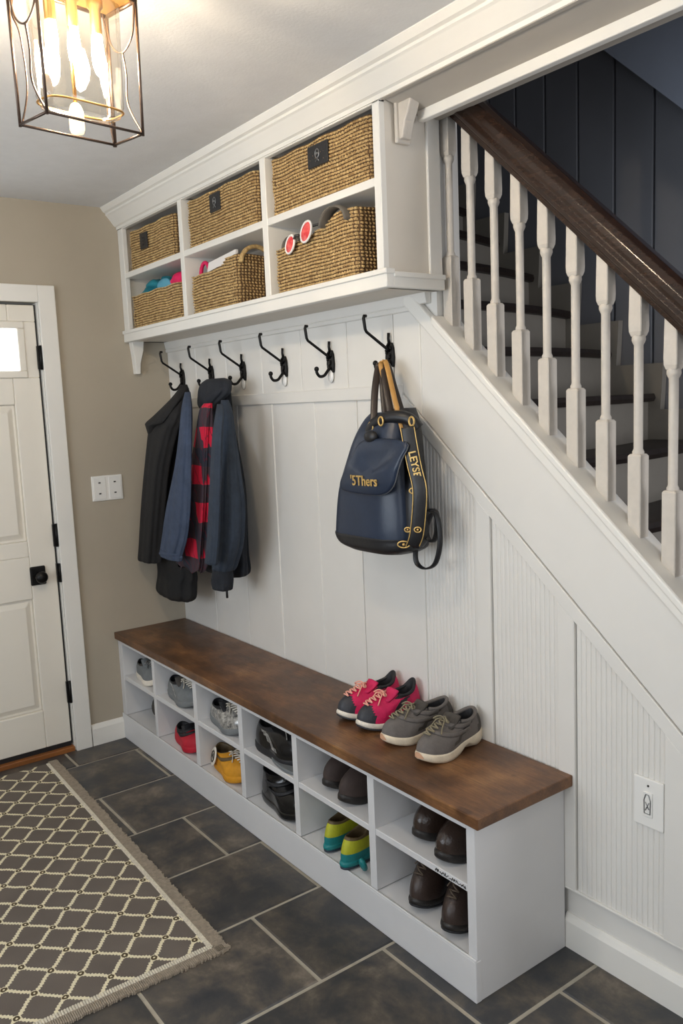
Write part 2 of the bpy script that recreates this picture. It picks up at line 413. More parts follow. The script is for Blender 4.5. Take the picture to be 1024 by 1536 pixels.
PANE = bpy.data.materials.new('frosted_daylight_pane'); PANE.use_nodes = True
pb = PANE.node_tree.nodes['Principled BSDF']; pb.inputs['Base Color'].default_value = (.9,.93,.96,1); pb.inputs['Roughness'].default_value = .3
pb.inputs['Emission Color'].default_value = (.93,.97,1,1); pb.inputs['Emission Strength'].default_value = 3.0
MB().box((-.045,ya+t,za+t),(-.03,yb-t,zb-t)).build('pane', PANE, wframe)
for z in (1.80,1.015,.285,):
    h = MB(); h.box((-.004,DY0-.016,z-.05),(.006,DY0+.008,z+.05)); h.tube([(.008,DY0-.002,z-.052),(.008,DY0-.002,z+.052)], .0065)
    h.build('hinge', BLACKM, door)
h = MB(); h.box((-.011,DY0-.012,.80),(.002,DY0+.006,.885)); h.tube([(.006,DY0,.80),(.006,DY0,.885)], .0055)
h.build('strike_plate', BLACKM, door)
h = MB(); h.box((x1-.001,-.74,.8),(x1+.012,-.672,.885)); o = h.build('handle', BLACKM, door, bevel=.012, seg=3)
k = MB(); k.lathe([(.001,0),(.02,0),(.012,.01),(.011,.03),(.024,.04),(.027,.052),(.022,.062),(.001,.065)], (0,0,0), 20)
k.v = [(x1+.01+z, -.706+x, .842+y) for x,y,z in k.v]; k.build('knob', BLACKM, o)

# --- corbels
cb = MB(); cb.prism([(-.205,1.873),(-.145,1.873),(-.15,1.83),(-.168,1.77),(-.172,1.722),(-.192,1.722),(-.197,1.80)], 0, 0.001, .04)
tag(cb.build('corbel', TRIMW, bevel=.003), 'small white tapered bracket under the left end of the upper cubbies on the beige wall','bracket')
cb = MB(); cb.prism([(1.893,2.383),(1.955,2.383),(1.955,2.365),(1.945,2.34),(1.93,2.315),(1.922,2.29),(1.918,2.272),(1.893,2.272)], 1, -.165, -.128)
cb.prism([(1.892,2.383),(1.905,2.383),(1.905,2.262),(1.892,2.262)], 1, -.172, -.121)
tag(cb.build('corbel', BAL, bevel=.004), 'chipped white scrolled bracket on the cubby side panel, under the white strip by the stairs','bracket')

# --- stairs behind the railing
stair = thing('staircase','carpetless staircase with pale risers and dark treads rising behind the white balusters','stairs',(2.9,.5,0))
rise, run = .168, .168/.9
z = 1.20+rise*5 - .0
tilt = -.16
zs_ = [1.20+rise*k for k in range(-7,10)]
def nose(zv, y, dx=0):
    x = 1.875+(1.8-zv)/.9 - .07 + dx
    return x + tilt*(y-.08) + .10*math.sin(PI*(y-.08)/.93)*.5
ny = 10
for zv in zs_:
    if zv < .02: continue
    t = MB(); rr = []
    ysn = [.106+(1.0-.106)*k/ny for k in range(ny+1)]
    rings = [[(nose(zv,y),y,zv),(nose(zv,y)+.006,y,zv-.014),(nose(zv,y),y,zv-.028),(nose(zv,y)-run-.03,y,zv-.028),(nose(zv,y)-run-.03,y,zv)] for y in ysn]
    t.loft(rings, smooth=False); t.build('tread', TREADM, stair)
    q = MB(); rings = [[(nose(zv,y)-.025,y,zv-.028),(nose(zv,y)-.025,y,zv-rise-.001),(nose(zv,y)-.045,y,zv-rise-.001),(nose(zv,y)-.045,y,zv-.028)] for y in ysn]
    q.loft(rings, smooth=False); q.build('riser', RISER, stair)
sg = MB(); pts = []
for zv in zs_[::-1]:
    if zv < .1: continue
    xx = nose(zv,.97)
    pts += [(xx-run+.02, zv+.11),(xx+.03, zv+.11)]
lo = [(pts[-1][0], pts[-1][1]-.5),(pts[0][0],pts[0][1]-.6)]
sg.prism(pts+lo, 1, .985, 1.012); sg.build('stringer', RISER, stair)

# --- railing
rail = thing('stair_railing','dark wooden handrail on white turned balusters along the stair edge','railing',(1.9,.035,1.76))
zr = lambda x: 2.392-.93*(x-1.883)
hr = MB()
prof = [(-.022,0),(.022,0),(.024,.012),(.036,.02),(.04,.03),(.034,.042),(.036,.052),(.036,.066),(.028,.08),(.012,.088),(-.012,.088),(-.028,.08),(-.036,.066),(-.036,.052),(-.034,.042),(-.04,.03),(-.036,.02),(-.024,.012)]
nrm = math.hypot(1,.93)
rings = []
for k in range(2):
    x = (1.868,3.55)[k]
    rings.append([(x, .035+1.05*p, zr(x)+1.0*q*nrm) for p,q in prof])
hr.loft(rings, smooth=False)
hro = hr.build('handrail', RAILM, rail)
bvh = hro.modifiers.new('b','BEVEL'); bvh.width = .002; bvh.segments = 2; bvh.limit_method='ANGLE'; bvh.angle_limit = .3
BX = [1.892,1.978,2.068,2.160,2.252,2.345,2.437,2.531,2.625,2.719,2.813,2.907,3.0]
for x in BX:
    b = MB(); w = .0185; y = .035; z0 = zcap(x)-.005; zb = zcap(x)+.185; zk = zcap(x)+.47; zt2 = zr(x)+.012
    def sq(zz, ww, sl=0): return [(x-ww,y-ww,zz+sl*ww),(x+ww,y-ww,zz-sl*ww),(x+ww,y+ww,zz-sl*ww),(x-ww,y+ww,zz+sl*ww)]
    b.loft([sq(z0,w,.9), sq(zb,w), sq(zb+.006,w*.8)], smooth=False)
    b.lathe([(.013,zb),(.0145,zb+.006),(.0145,zb+.011),(.0112,zb+.018),(.0112,zb+.1),(.0114,zk-.06),(.0112,zk-.016),(.0145,zk-.010),(.0168,zk-.004),(.0160,zk+.004),(.0130,zk+.010)], (x,y,0), 14)
    b.loft([sq(zk+.004,w*.72), sq(zk+.016,w*.93), sq(zk+.03,w*.97), sq(zt2,w*.88,.93)], smooth=False)
    b.build('baluster', BAL, rail, bevel=.002, seg=1)

# ================================================================== UPPER CUBBIES
ux = 1.885
uc = thing('wall_cubby_unit','white wall-mounted cubby unit with two rows of three openings under the ceiling','shelf unit',(0,0,1.87))
c = MB(); c.box((.002,-.2,1.87),(ux,-.001,1.915)); c.box((.002,-.02,1.9),(ux,-.001,2.46)); c.box((.002,-.2,2.378),(ux,-.02,2.46))
c.box((.002,-.2,1.87),(.03,-.02,2.46)); c.box((ux-.022,-.2,1.87),(ux,-.001,2.463))
c.build('carcass', GREYW, uc)
f = MB(); y0, y1 = -.22, -.198
f.box((.002,y0,1.915),(.055,y1,2.375)); f.box((ux-.03,y0,1.915),(ux,y1,2.463)); f.box((.002,y0,2.368),(ux,y1,2.463))
f.build('face_frame', TRIMW, uc, bevel=.002, seg=1)
b = MB(); b.box((.002,y0-.006,1.868),(ux+.018,y1,1.92)); b.box((ux,-.2,1.868),(ux+.018,-.001,1.905)); b.box((.002,y0-.012,1.905),(ux+.024,y1,1.92)); b.box((ux,-.2,1.897),(ux+.024,-.001,1.912))
b.build('bottom_rail', TRIMW, uc, bevel=.002, seg=1)
for xd in ((.62,.652),(1.25,1.284)): MB().box((xd[0],y0,1.915),(xd[1],-.02,2.372)).build('divider', TRIMW, uc, bevel=.0015, seg=1)
for a, b_ in ((.055,.62),(.652,1.25),(1.284,ux-.03)): MB().box((a,y0+.001,2.150),(b_,-.02,2.174)).build('shelf', TRIMW, uc, bevel=.0015, seg=1)
MB().box((ux,-.05,1.905),(ux+.01,-.001,2.38)).build('corner_strip', WHITE, uc, bevel=.002, seg=1)

# ================================================================== BASKETS
def straw():
    m = mat('woven_straw', srgb(146,114,68), .75, col2=srgb(212,182,126), nscale=70, detail=3, bump=.4, bscale=400); return m
STRAW = straw(); STRAWGAP = mat('weave_gap_shade', srgb(84,60,34), .85, noise=.2, nscale=90); STRAWD = mat('straw_inside', srgb(120,92,55), .8, noise=.2, nscale=60)
def basket(label, x0, x1, y0, y1, z0, top, seed, tab=None, hand=None, kind=None):
    t = thing('wicker_basket', label, 'basket', ((x0+x1)/2,(y0+y1)/2,z0), 0, 'woven baskets in the wall cubbies')
    rc = .022; P = []
    W_, D_ = x1-x0, y1-y0
    # perimeter path, starting at the front left corner, going right along the front
    seg = []
    def line(a,b): seg.append(('l',a,b))
    per = []; ds = .0027
    def addl(a,b,nx,ny):
        n = max(2,int(math.dist(a,b)/ds))
        for k in range(n): per.append((lerp(a[0],b[0],k/n), lerp(a[1],b[1],k/n), nx, ny))
    def adda(cx,cy,a0):
        n = int(rc*PI/2/ds)
        for k in range(n):
            q = a0+PI/2*k/n; per.append((cx+rc*math.cos(q), cy+rc*math.sin(q), math.cos(q), math.sin(q)))
    addl((x0+rc,y0),(x1-rc,y0),0,-1); adda(x1-rc,y0+rc,-PI/2); addl((x1,y0+rc),(x1,y1-rc),1,0); adda(x1-rc,y1-rc,0)
    addl((x1-rc,y1),(x0+rc,y1),0,1); adda(x0+rc,y1-rc,PI/2); addl((x0,y1-rc),(x0,y0+rc),-1,0); adda(x0+rc,y0+rc,PI)
    n = len(per); pd = .0140; qd = .0105
    nk = max(1,round(n*ds/pd)); rows = []
    H = max(top(x0),top(x1),top((x0+x1)/2))-z0
    nz = int(H/.0022)
    rr = random.Random(seed); jit = [rr.uniform(-.15,.15) for _ in range(400)]
    cells = []
    for k in range(nz+1):
        ring = []
        for i,(x,y,nx,ny_) in enumerate(per):
            zt_ = top(x) if y < y0+.5*D_ else max(top(x), top(x0+.3*W_))
            if ny_ > .5: zt_ = top((x0+x1)/2)
            zz = z0+(zt_-z0)*k/nz
            row = int((zz-z0)/qd)
            ph = i/n*nk + .12*(row%2) + jit[row%400]*.4
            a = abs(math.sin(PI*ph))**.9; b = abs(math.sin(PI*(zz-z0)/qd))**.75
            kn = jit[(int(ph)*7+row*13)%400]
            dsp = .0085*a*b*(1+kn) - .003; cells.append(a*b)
            fl_ = .004*(zz-z0)/H
            wob = .002*math.sin(i*.05+seed)+.002*math.sin(zz*60+i*.02)
            ring.append((x+nx*(dsp+fl_+wob), y+ny_*(dsp+wob), zz+.002*math.sin(i*.11+seed)*k/nz))
        rows.append(ring)
    # roll over the rim and go down inside
    inner = []
    for dz, off in ((.001,.006),(-.004,.010),(-.05,.011),(-.12,.012)):
        ring = []
        for i,(x,y,nx,ny_) in enumerate(per):
            tx = rows[-1][i]
            ring.append((x-nx*off, y-ny_*off, max(z0+.01, tx[2]+dz)))
        inner.append(ring)
    m = MB(); m.loft(rows, cap0=True, cap1=False)
    for fi in range(nz*n): m.mi[fi] = 1 if cells[fi] < .40 else 0  # shade between the knots painted as dark brown gap faces
    m.build('basket_body', [STRAW, STRAWGAP], t)
    m = MB(); m.loft([rows[-1]]+inner, cap0=False, cap1=True); m.build('basket_lining', STRAWD, t)
    if tab:
        a, b, c, dd = tab
        q = MB(); q.box((a,y0-.009,c),(b,y0-.003,dd)); p = q.build('leather_tab', LEATHER, t, bevel=.006, seg=3)
        e = MB(); cx, cz = (a+b)/2, (c+dd)/2; s = min(b-a,dd-c)
        e.tube([(cx+s*.16*math.cos(k*PI/6), y0-.0095, cz+s*.05+s*.2*math.sin(k*PI/6)) for k in range(12)], s*.03, 5, closed=True)
        e.tube([(cx-s*.12,y0-.0095,cz-s*.3),(cx,y0-.0095,cz-s*.15),(cx+s*.12,y0-.0095,cz-s*.3)], s*.03, 5)
        e.ball((cx,y0-.0095,cz+s*.05), s*.06, 8, 6)
        e.build('emblem', STEEL if kind != 'dark' else DARKDOT, p)
    if hand:
        hx, hy, hz, hr_, wd = hand
        q = MB(); q.tube([(hx+hr_*math.cos(PI*k/14), hy+.0, hz+hr_*.95*math.sin(PI*k/14)) for k in range(15)], .01, 10, flat=(.006,wd), flatdir=(0,0,1))
        q.build('handle', STRAWD, t)
    return t
ft = lambda z: (lambda x: z)
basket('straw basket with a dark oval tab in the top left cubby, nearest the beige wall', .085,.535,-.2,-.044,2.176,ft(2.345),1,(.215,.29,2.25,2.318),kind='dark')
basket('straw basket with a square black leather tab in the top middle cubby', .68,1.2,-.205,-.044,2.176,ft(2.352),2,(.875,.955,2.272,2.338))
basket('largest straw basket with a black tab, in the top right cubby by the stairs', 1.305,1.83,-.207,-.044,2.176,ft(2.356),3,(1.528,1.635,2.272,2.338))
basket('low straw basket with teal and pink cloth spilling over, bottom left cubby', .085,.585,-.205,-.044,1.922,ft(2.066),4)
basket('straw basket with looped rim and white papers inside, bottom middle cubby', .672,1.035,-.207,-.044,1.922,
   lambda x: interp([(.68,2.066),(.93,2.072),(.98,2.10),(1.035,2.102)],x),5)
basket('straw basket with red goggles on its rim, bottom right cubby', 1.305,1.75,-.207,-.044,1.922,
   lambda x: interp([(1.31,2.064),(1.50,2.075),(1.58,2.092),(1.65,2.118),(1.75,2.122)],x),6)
# what lies in the three open baskets
TEAL = mat('teal_cloth', srgb(22,122,138), .75, noise=.2, nscale=20, bump=.2); PINK = mat('hot_pink_cloth', srgb(222,26,92), .7, noise=.15, nscale=20)
PALEB = mat('pale_blue_cloth', srgb(90,160,185), .75, noise=.1)
def cloth_lump(c, r, seed, fold=.42):
    rr = random.Random(seed); ph = [rr.uniform(0,6) for _ in range(6)]; m = MB(); rings = []
    for k in range(25):
        a = PI*min(max(k/24,.02),.98); ring = []
        for i in range(48):
            q = 2*PI*i/48
            f_ = 1+fold*(.5*math.sin(3*q+ph[0]+2*a)+.35*math.sin(5*q+ph[1]-3*a)+.3*math.sin(2*q+4*a+ph[2])+.22*math.sin(9*q+5*a+ph[3]))
            ring.append((c[0]+r[0]*f_*math.sin(a)*math.cos(q), c[1]+r[1]*math.sin(a)*math.sin(q)*min(f_,1.1), c[2]-r[2]*math.cos(a)*(1+.5*(f_-1))))
        rings.append(ring)
    return m.loft(rings)
tag(cloth_lump((.24,-.135,2.088),(.145,.055,.036),3).build('folded_cloth', TEAL), 'teal cloth bunched in the bottom left straw basket','cloth')
tag(cloth_lump((.37,-.178,2.074),(.065,.018,.034),5,.1).build('folded_cloth', PALEB), 'pale blue cloth tucked beside the pink one in the low basket','cloth')
tag(cloth_lump((.475,-.14,2.088),(.085,.045,.034),9,.2).build('folded_cloth', PINK), 'hot pink cloth bunched in the low straw basket','cloth')
PAPER = mat('white_paper', srgb(236,232,228), .6)
pp = MB(); v = [(.76,-.186,2.05),(.985,-.186,2.06),(.985,-.176,2.128),(.77,-.176,2.112)]
pp.add(v+[(x,y+.012,z) for x,y,z in v], [(0,1,2,3),(7,6,5,4),(0,4,5,1),(1,5,6,2),(2,6,7,3),(3,7,4,0)])
tag(pp.build('paper_stack', PAPER, bevel=.002), 'white papers sticking up in the bottom middle straw basket','papers')
tag(cloth_lump((.84,-.115,2.085),(.12,.04,.03),12,.12).build('woven_hat', STRAWD), 'tan woven hat behind the papers in the bottom middle basket','hat')
m = MB(); m.tube([(.72+.035*math.cos(q),-.165,2.078+.042*math.sin(q)) for q in [2*PI*k/20 for k in range(20)]], .008, 8, closed=True)
tag(m.build('ring_toy', PINK), 'pink ring standing at the left end of the bottom middle basket','ring')
gh = MB(); gh.tube([(1.045, -.125+.065*math.cos(PI*k/14), 2.07+.06*math.sin(PI*k/14)) for k in range(15)], .01, 10, flat=(.012,.008), flatdir=(1,0,0))
tag(gh.build('straw_loop', STRAW), 'straw loop arching over the right side of the bottom middle basket','loop')
gg = thing('goggles','red and white goggles hooked over the rim of the bottom right basket','goggles',(1.44,-.215,2.05))
REDL = mat('red_lens', srgb(214,34,50), .25, col2=srgb(235,120,110), nscale=45)
for cx, cz, rx in ((1.418,2.066,.030),(1.512,2.089,.034)):
    a = [(cx+rx*math.cos(q)*1.05, -.222-.004*math.cos(q), cz+rx*.85*math.sin(q)+.25*rx*math.cos(q)) for q in [2*PI*k/18 for k in range(18)]]
    fr_ = MB(); fr_.tube(a, .0038, 6, closed=True); fo = fr_.build('lens_rim', PAPER, gg)
    ln_ = MB(); ln_.add(a+[(cx,-.236,cz)], [(i,(i+1)%18,18) for i in range(18)], True); ln_.build('lens', REDL, fo)
gb = MB(); gb.tube([(1.449,-.226,2.078),(1.465,-.232,2.084),(1.479,-.226,2.084)], .0045, 6); gb.build('bridge', DARKDOT, gg)
gb = MB(); gb.tube([(1.545,-.222,2.10),(1.56,-.18,2.112),(1.55,-.12,2.09)], .004, 6); gb.build('strap', LEATHER, gg)
GREYF = mat('grey_felt', srgb(104,98,90), .8, noise=.1)
for (cx,cy,cz,rad,lab) in ((1.335,-.15,2.075,.038,'grey felt roll at the left rim of the bottom right basket'),(1.66,-.212,2.085,.052,'grey felt flap arching over the right rim of the bottom right basket')):
    q = MB(); q.tube([(cx+rad*1.25*math.cos(PI*k/12), cy, cz+rad*.95*math.sin(PI*k/12)) for k in range(13)], .01, 10, flat=(.0045,.022), flatdir=(0,0,1) )
    tag(q.build('felt_roll', GREYF), lab, 'felt')

# ================================================================== COAT HOOKS
WHITEK = mat('white_ceramic', srgb(232,232,230), .2)
def coat_hook(label):
    t = thing('coat_hook', label, 'hook', (0,0,0), 0, 'black iron coat hooks')
    p = MB(); poly = [(-.017,-.04),(-.021,-.01),(-.018,.022),(-.010,.038),(.010,.038),(.018,.022),(.021,-.01),(.017,-.04)]
    p.prism(poly, 1, -.009, 0); pl = p.build('back_plate', BLACKM, t, world=False, bevel=.002)
    o = MB(); rr = random.Random(3)
    for k in range(9): o.ball((rr.uniform(-.013,.013),-.010,-.030+.0072*k), .0052, 8, 5)
    o.tube([(.0,-.006,.03),(.002,-.012,.05),(.002,-.010,.068)], [.006,.0045,.005], 8)
    o.build('scrollwork', BLACKM, pl, world=False)
    a = MB(); pth = [(0,-.006,.012),(0,-.02,.02),(0,-.098,.07),(0,-.103,.078),(0,-.108,.112),(0,-.105,.119),(0,-.097,.119)]
    a.tube(pth, [.006,.005,.0048,.005,.0055,.006,.005], 8); a.build('upper_arm', BLACKM, t, world=False)
    b = MB(); pth = spline([(0,-.006,-.018),(0,-.02,-.034),(0,-.036,-.05),(0,-.055,-.052),(0,-.066,-.04),(0,-.067,-.028)], 5)
    b.tube(pth, .0055, 8); b.ball((0,-.067,-.027), .009, 10, 8); b.build('lower_arm', BLACKM, t, world=False)
    c_ = MB(); c_.lathe([(.001,0),(.012,.001),(.016,.005),(.014,.009),(.001,.011)], (0,0,0), 16)
    c_.v = [(x,-z-.001,y*1.5-.052) for x,y,z in c_.v]; c_.build('white_knob', WHITEK, t, world=False)
    return t
hk = coat_hook('black iron coat hook holding the black and denim coats, nearest the beige wall')
hk.location = (.155,-.0135,1.695)
HX = [.44,.718,1.031,1.334,1.66]
HLAB = ['black iron coat hook holding the plaid shirt and navy jacket','first empty black hook right of the hanging jackets',
  'middle one of the three empty black iron hooks','empty black iron hook just left of the one with the bag','black iron coat hook holding the navy bag']
for x, l in zip(HX, HLAB): copy_thing(hk, l, (x,-.0135,1.697), 0)

# ================================================================== GARMENTS
def fabric(name, c, c2=None, **k):
    return mat(name, c, k.pop('rough',.85), noise=k.pop('noise',.18), nscale=k.pop('nscale',25), bump=k.pop('bump',.35), bscale=k.pop('bscale',180), col2=c2, sheen=k.pop('sheen',.0))
BLACKC = fabric('black_wool', srgb(23,22,23)); NAVYC = fabric('navy_cotton', srgb(44,54,68)); DENIM = fabric('denim', srgb(54,66,88)); NAVYD = fabric('dark_navy_knit', srgb(28,32,40))
def plaid():
    m = bpy.data.materials.new('red_plaid'); m.use_nodes = True; nt = m.node_tree; b = nt.nodes['Principled BSDF']; L = nt.links.new; b.inputs['Roughness'].default_value = .9
    tc = nt.nodes.new('ShaderNodeTexCoord'); sp = nt.nodes.new('ShaderNodeSeparateXYZ'); L(tc.outputs['Object'], sp.inputs[0])
    u = mth(nt,'SUBTRACT', sp.outputs[0], mth(nt,'MULTIPLY', sp.outputs[1], .8))
    u = mth(nt,'ADD', u, mth(nt,'MULTIPLY', sp.outputs[2], .22))
    nz = nt.nodes.new('ShaderNodeTexNoise'); nz.inputs['Scale'].default_value = 9; L(tc.outputs['Object'], nz.inputs['Vector'])
    w = mth(nt,'MULTIPLY', nz.outputs['Fac'], .03)
    a = mth(nt,'FRACT', mth(nt,'DIVIDE', mth(nt,'ADD', u, w), .14))
    c = mth(nt,'FRACT', mth(nt,'ADD', mth(nt,'DIVIDE', mth(nt,'ADD', sp.outputs[2], w), .152), .12))
    ra = mth(nt,'GREATER_THAN', a, .34); rc = mth(nt,'GREATER_THAN', c, .5)
    both = mth(nt,'MULTIPLY', ra, rc); any_ = mth(nt,'MAXIMUM', ra, rc)
    m1 = nt.nodes.new('ShaderNodeMix'); m1.data_type = 'RGBA'; m1.inputs[6].default_value = srgb(40,42,54); m1.inputs[7].default_value = srgb(60,46,54); L(any_, m1.inputs[0])
    m2 = nt.nodes.new('ShaderNodeMix'); m2.data_type = 'RGBA'; m2.inputs[7].default_value = srgb(198,22,56); L(both, m2.inputs[0]); L(m1.outputs[2], m2.inputs[6])
    s1 = mth(nt,'GREATER_THAN', mth(nt,'FRACT', mth(nt,'MULTIPLY', a, 4)), .9)
    m3 = nt.nodes.new('ShaderNodeMix'); m3.data_type = 'RGBA'; m3.inputs[7].default_value = srgb(96,24,44); L(mth(nt,'MULTIPLY', s1, .7), m3.inputs[0]); L(m2.outputs[2], m3.inputs[6])
    L(m3.outputs[2], b.inputs['Base Color'])
    return m
PLAID = plaid()
def drape(levels, seed, amp=.06, nf=5, n=72, sub=7, ex=2.3, hem=0):
    """levels: (py, pxL, pxR, y_centre, half_depth); measured silhouettes turned into a folded hanging cloth volume"""
    rows = []
    for (py,pl,pr,yc,b) in levels:
        A, B_ = at(pl,py,1,yc), at(pr,py,1,yc); c = (A+B_)/2
        dist = (c-CAM).dot(fw); happ = (pr-pl)/2*dist/FPX
        dv = (c-CAM); dv.z = 0; dv.normalize(); lx, ly = abs(dv.y), abs(dv.x)
        b2 = min(b, happ*.75/ly); a = math.sqrt(max(happ**2-(ly*b2)**2, 1e-6))/lx
        rows.append(Vector((c.x, c.z, a, b2, yc)))
    pts = []
    V = [tuple(r) for r in rows]
    m_ = len(V)
    for i in range(m_-1):
        p0,p1,p2,p3 = V[max(i-1,0)],V[i],V[i+1],V[min(i+2,m_-1)]
        for k in range(sub):
            t = k/sub
            pts.append([.5*((2*b_)+(c_-a_)*t+(2*a_-5*b_+4*c_-d_)*t*t+(3*b_-a_-3*c_+d_)*t**3) for a_,b_,c_,d_ in zip(p0,p1,p2,p3)])
    pts.append(list(V[-1]))
    rr = random.Random(seed); ph = [rr.uniform(0,2*PI) for _ in range(5)]
    rings = []; N = len(pts)
    for k,(cx,cz,a,b,yc) in enumerate(pts):
        ring = []; s = k/(N-1); g_ = min(1, .25+s*1.3)
        for i in range(n):
            q = 2*PI*i/n
            f_ = 1+amp*g_*(math.sin(nf*q+ph[0]+.8*s)+.55*math.sin((nf*2+1)*q+ph[1]-1.1*s)+.35*math.sin(2*q+ph[2]+7*s)) + amp*.35*math.sin(14*s+3*q+ph[3])
            f_ = f_/(1+1.2*amp)
            cs_, sn = math.cos(q), math.sin(q)
            e = 2/ex
            x = cx+a*f_*math.copysign(abs(cs_)**e, cs_); y = yc+b*f_*math.copysign(abs(sn)**e, sn)
            z_ = cz + (hem*math.sin(nf*q+ph[0])*s**6 if hem else 0)
            ring.append((max(x,.012), min(y,-.024), z_))
        rings.append(ring)
    m = MB(); m.loft(rings); return m
# 1 black coat
t = thing('black_coat','black wool coat hanging on the hook nearest the beige wall','coat',(.15,-.12,.7))
drape([(577,270,281,-.10,.02),(596,262,287,-.11,.03),(630,246,288,-.12,.04),(700,240,284,-.135,.045),(780,238,286,-.14,.05),(830,237,292,-.14,.05),(856,238,297,-.145,.05),(868,238,297,-.15,.06),(888,237,296,-.155,.06),(896,243,290,-.155,.05)],1,.07).build('coat_body', BLACKC, t)
drape([(594,262,281,-.17,.03),(612,244,280,-.19,.04),(632,222,274,-.21,.04),(650,221,266,-.22,.04),(700,218,256,-.23,.045),(760,213,250,-.235,.05),(820,209,245,-.235,.05),(838,208,243,-.235,.05),(842,210,241,-.235,.045)],2,.07).build('sleeve', BLACKC, t)
drape([(583,268,284,-.15,.02),(600,254,272,-.2,.02),(622,232,256,-.235,.02),(634,219,246,-.25,.02),(640,219,236,-.25,.02),(652,222,229,-.245,.012)],3,.03).build('collar', BLACKC, t)
# 2 denim jacket
t = thing('denim_jacket','blue denim jacket hanging between the black coat and the plaid shirt','jacket',(.33,-.2,.85))
drape([(588,277,286,-.2,.015),(612,272,289,-.255,.018),(650,268,289,-.288,.020),(700,262,288,-.30,.022),(760,252,286,-.305,.023),(800,246,282,-.305,.023),(828,241,274,-.305,.023),(831,242,273,-.305,.023)],4,.09).build('sleeve', DENIM, t)
drape([(827,240.5,274.5,-.305,.026),(832,240,274.5,-.305,.026),(838,242,273,-.305,.023)],4,.06).build('cuff', DENIM, t)
# 3 plaid shirt
t = thing('plaid_shirt','red and black plaid flannel shirt under the navy jacket on the second hook','shirt',(.5,-.15,.9))
drape([(605,305,319,-.215,.012),(614,299,320,-.222,.018),(640,294,320,-.226,.024),(700,286,318,-.228,.028),(760,280,316,-.23,.030),(810,272,313,-.23,.030),(838,268,311,-.23,.030),(852,265,308,-.23,.028)],6,.15,6,hem=.012).build('shirt_body', PLAID, t)
# 4 navy jacket
t = thing('navy_jacket','navy hooded jacket hanging on the second hook, in front of the plaid shirt','jacket',(.6,-.12,.8))
drape([(572,312,336,-.08,.02),(586,306,348,-.09,.03),(640,308,352,-.105,.045),(700,308,364,-.115,.05),(750,306,372,-.12,.055),(820,304,375,-.12,.055),(852,304,376,-.12,.05),(860,312,360,-.12,.04)],7,.09,6).build('jacket_body', NAVYD, t)
drape([(568,309,338,-.13,.02),(574,301,347,-.15,.025),(590,297,348,-.16,.03),(606,298,330,-.165,.025),(616,303,322,-.165,.015)],8,.08).build('hood', NAVYD, t)
drape([(606,325,334,-.225,.010),(622,323,336,-.265,.012),(660,318,334,-.29,.014),(740,314,332,-.30,.016),(800,311,330,-.30,.016),(846,307,326,-.30,.016)],13,.06).build('front_edge', NAVYC, t)
drape([(600,331,343,-.17,.02),(622,329,350,-.19,.03),(660,327,355,-.20,.04),(710,325,362,-.21,.046),(760,323,368,-.21,.05),(810,320,366,-.21,.05),(845,317,356,-.21,.048),(854,317,351,-.21,.045)],9,.07).build('sleeve', NAVYC, t)
drape([(852,319,349,-.21,.04),(866,317,350,-.21,.042),(880,317,349,-.21,.042),(884,320,346,-.21,.035)],10,.05).build('cuff', NAVYD, t)
p = at(340,886,1,-.21); m = MB(); m.tube([(p.x,p.y,p.z+.02),(p.x,p.y,p.z-.03)], .005, 6); m.build('zip_pull', LEATHER, t)

# ================================================================== BAG
BAGN = mat('navy_leather', srgb(32,44,64), .38, noise=.12, nscale=12, bump=.15, bscale=40); BAGK = mat('black_bag_leather', srgb(27,27,30), .42, noise=.1, bump=.15, bscale=60)
GOLD = mat('gold_metal', srgb(222,186,116), .35, .6, noise=.2, nscale=60); TAN = mat('tan_strap', srgb(188,140,74), .5, noise=.1); DKBR = mat('dark_brown_leather', srgb(52,43,38), .42, noise=.12, nscale=20)
bag = thing('backpack','navy leather bag with gold lettering and front flap hanging on the right hook','bag',(1.72,-.11,1.1))
bag_lv = [(618,560,617,-.10,.045),(630,550,622,-.105,.06),(655,538,626,-.112,.075),(690,528,630,-.116,.085),(735,517,634,-.12,.092),(780,513,637,-.122,.094),(803,513,637,-.122,.093),(815,519,635,-.122,.088),(822,536,626,-.122,.075)]
drape(bag_lv, 21, .012, 3, ex=3.2).build('bag_body', BAGN, bag)
drape([(799,512.3,638,-.124,.0945),(803,512.5,638,-.124,.0945),(815,518.5,636,-.124,.09),(823,535.5,627,-.124,.077)],21,.006,3,ex=3.2).build('base_panel', BAGK, bag)
# dark side gusset (front right corner to the wall)
drape([(612,592,622,-.10,.04),(640,598,630,-.11,.06),(700,602,636,-.115,.075),(760,602,642,-.12,.08),(805,602,641,-.12,.078),(820,604,634,-.12,.07)],22,.01,3,ex=3).build('side_gusset', BAGK, bag)
# rolled dark top opening
p1, p2 = at(563,636,1,-.16), at(612,628,1,-.13)
m = MB(); m.tube(spline([p1+Vector((-.03,0,-.03)),p1,(p1+p2)/2+Vector((0,-.005,.012)),p2,p2+Vector((.02,.02,-.03))],6), .02, 10); m.build('top_roll', BAGK, bag)
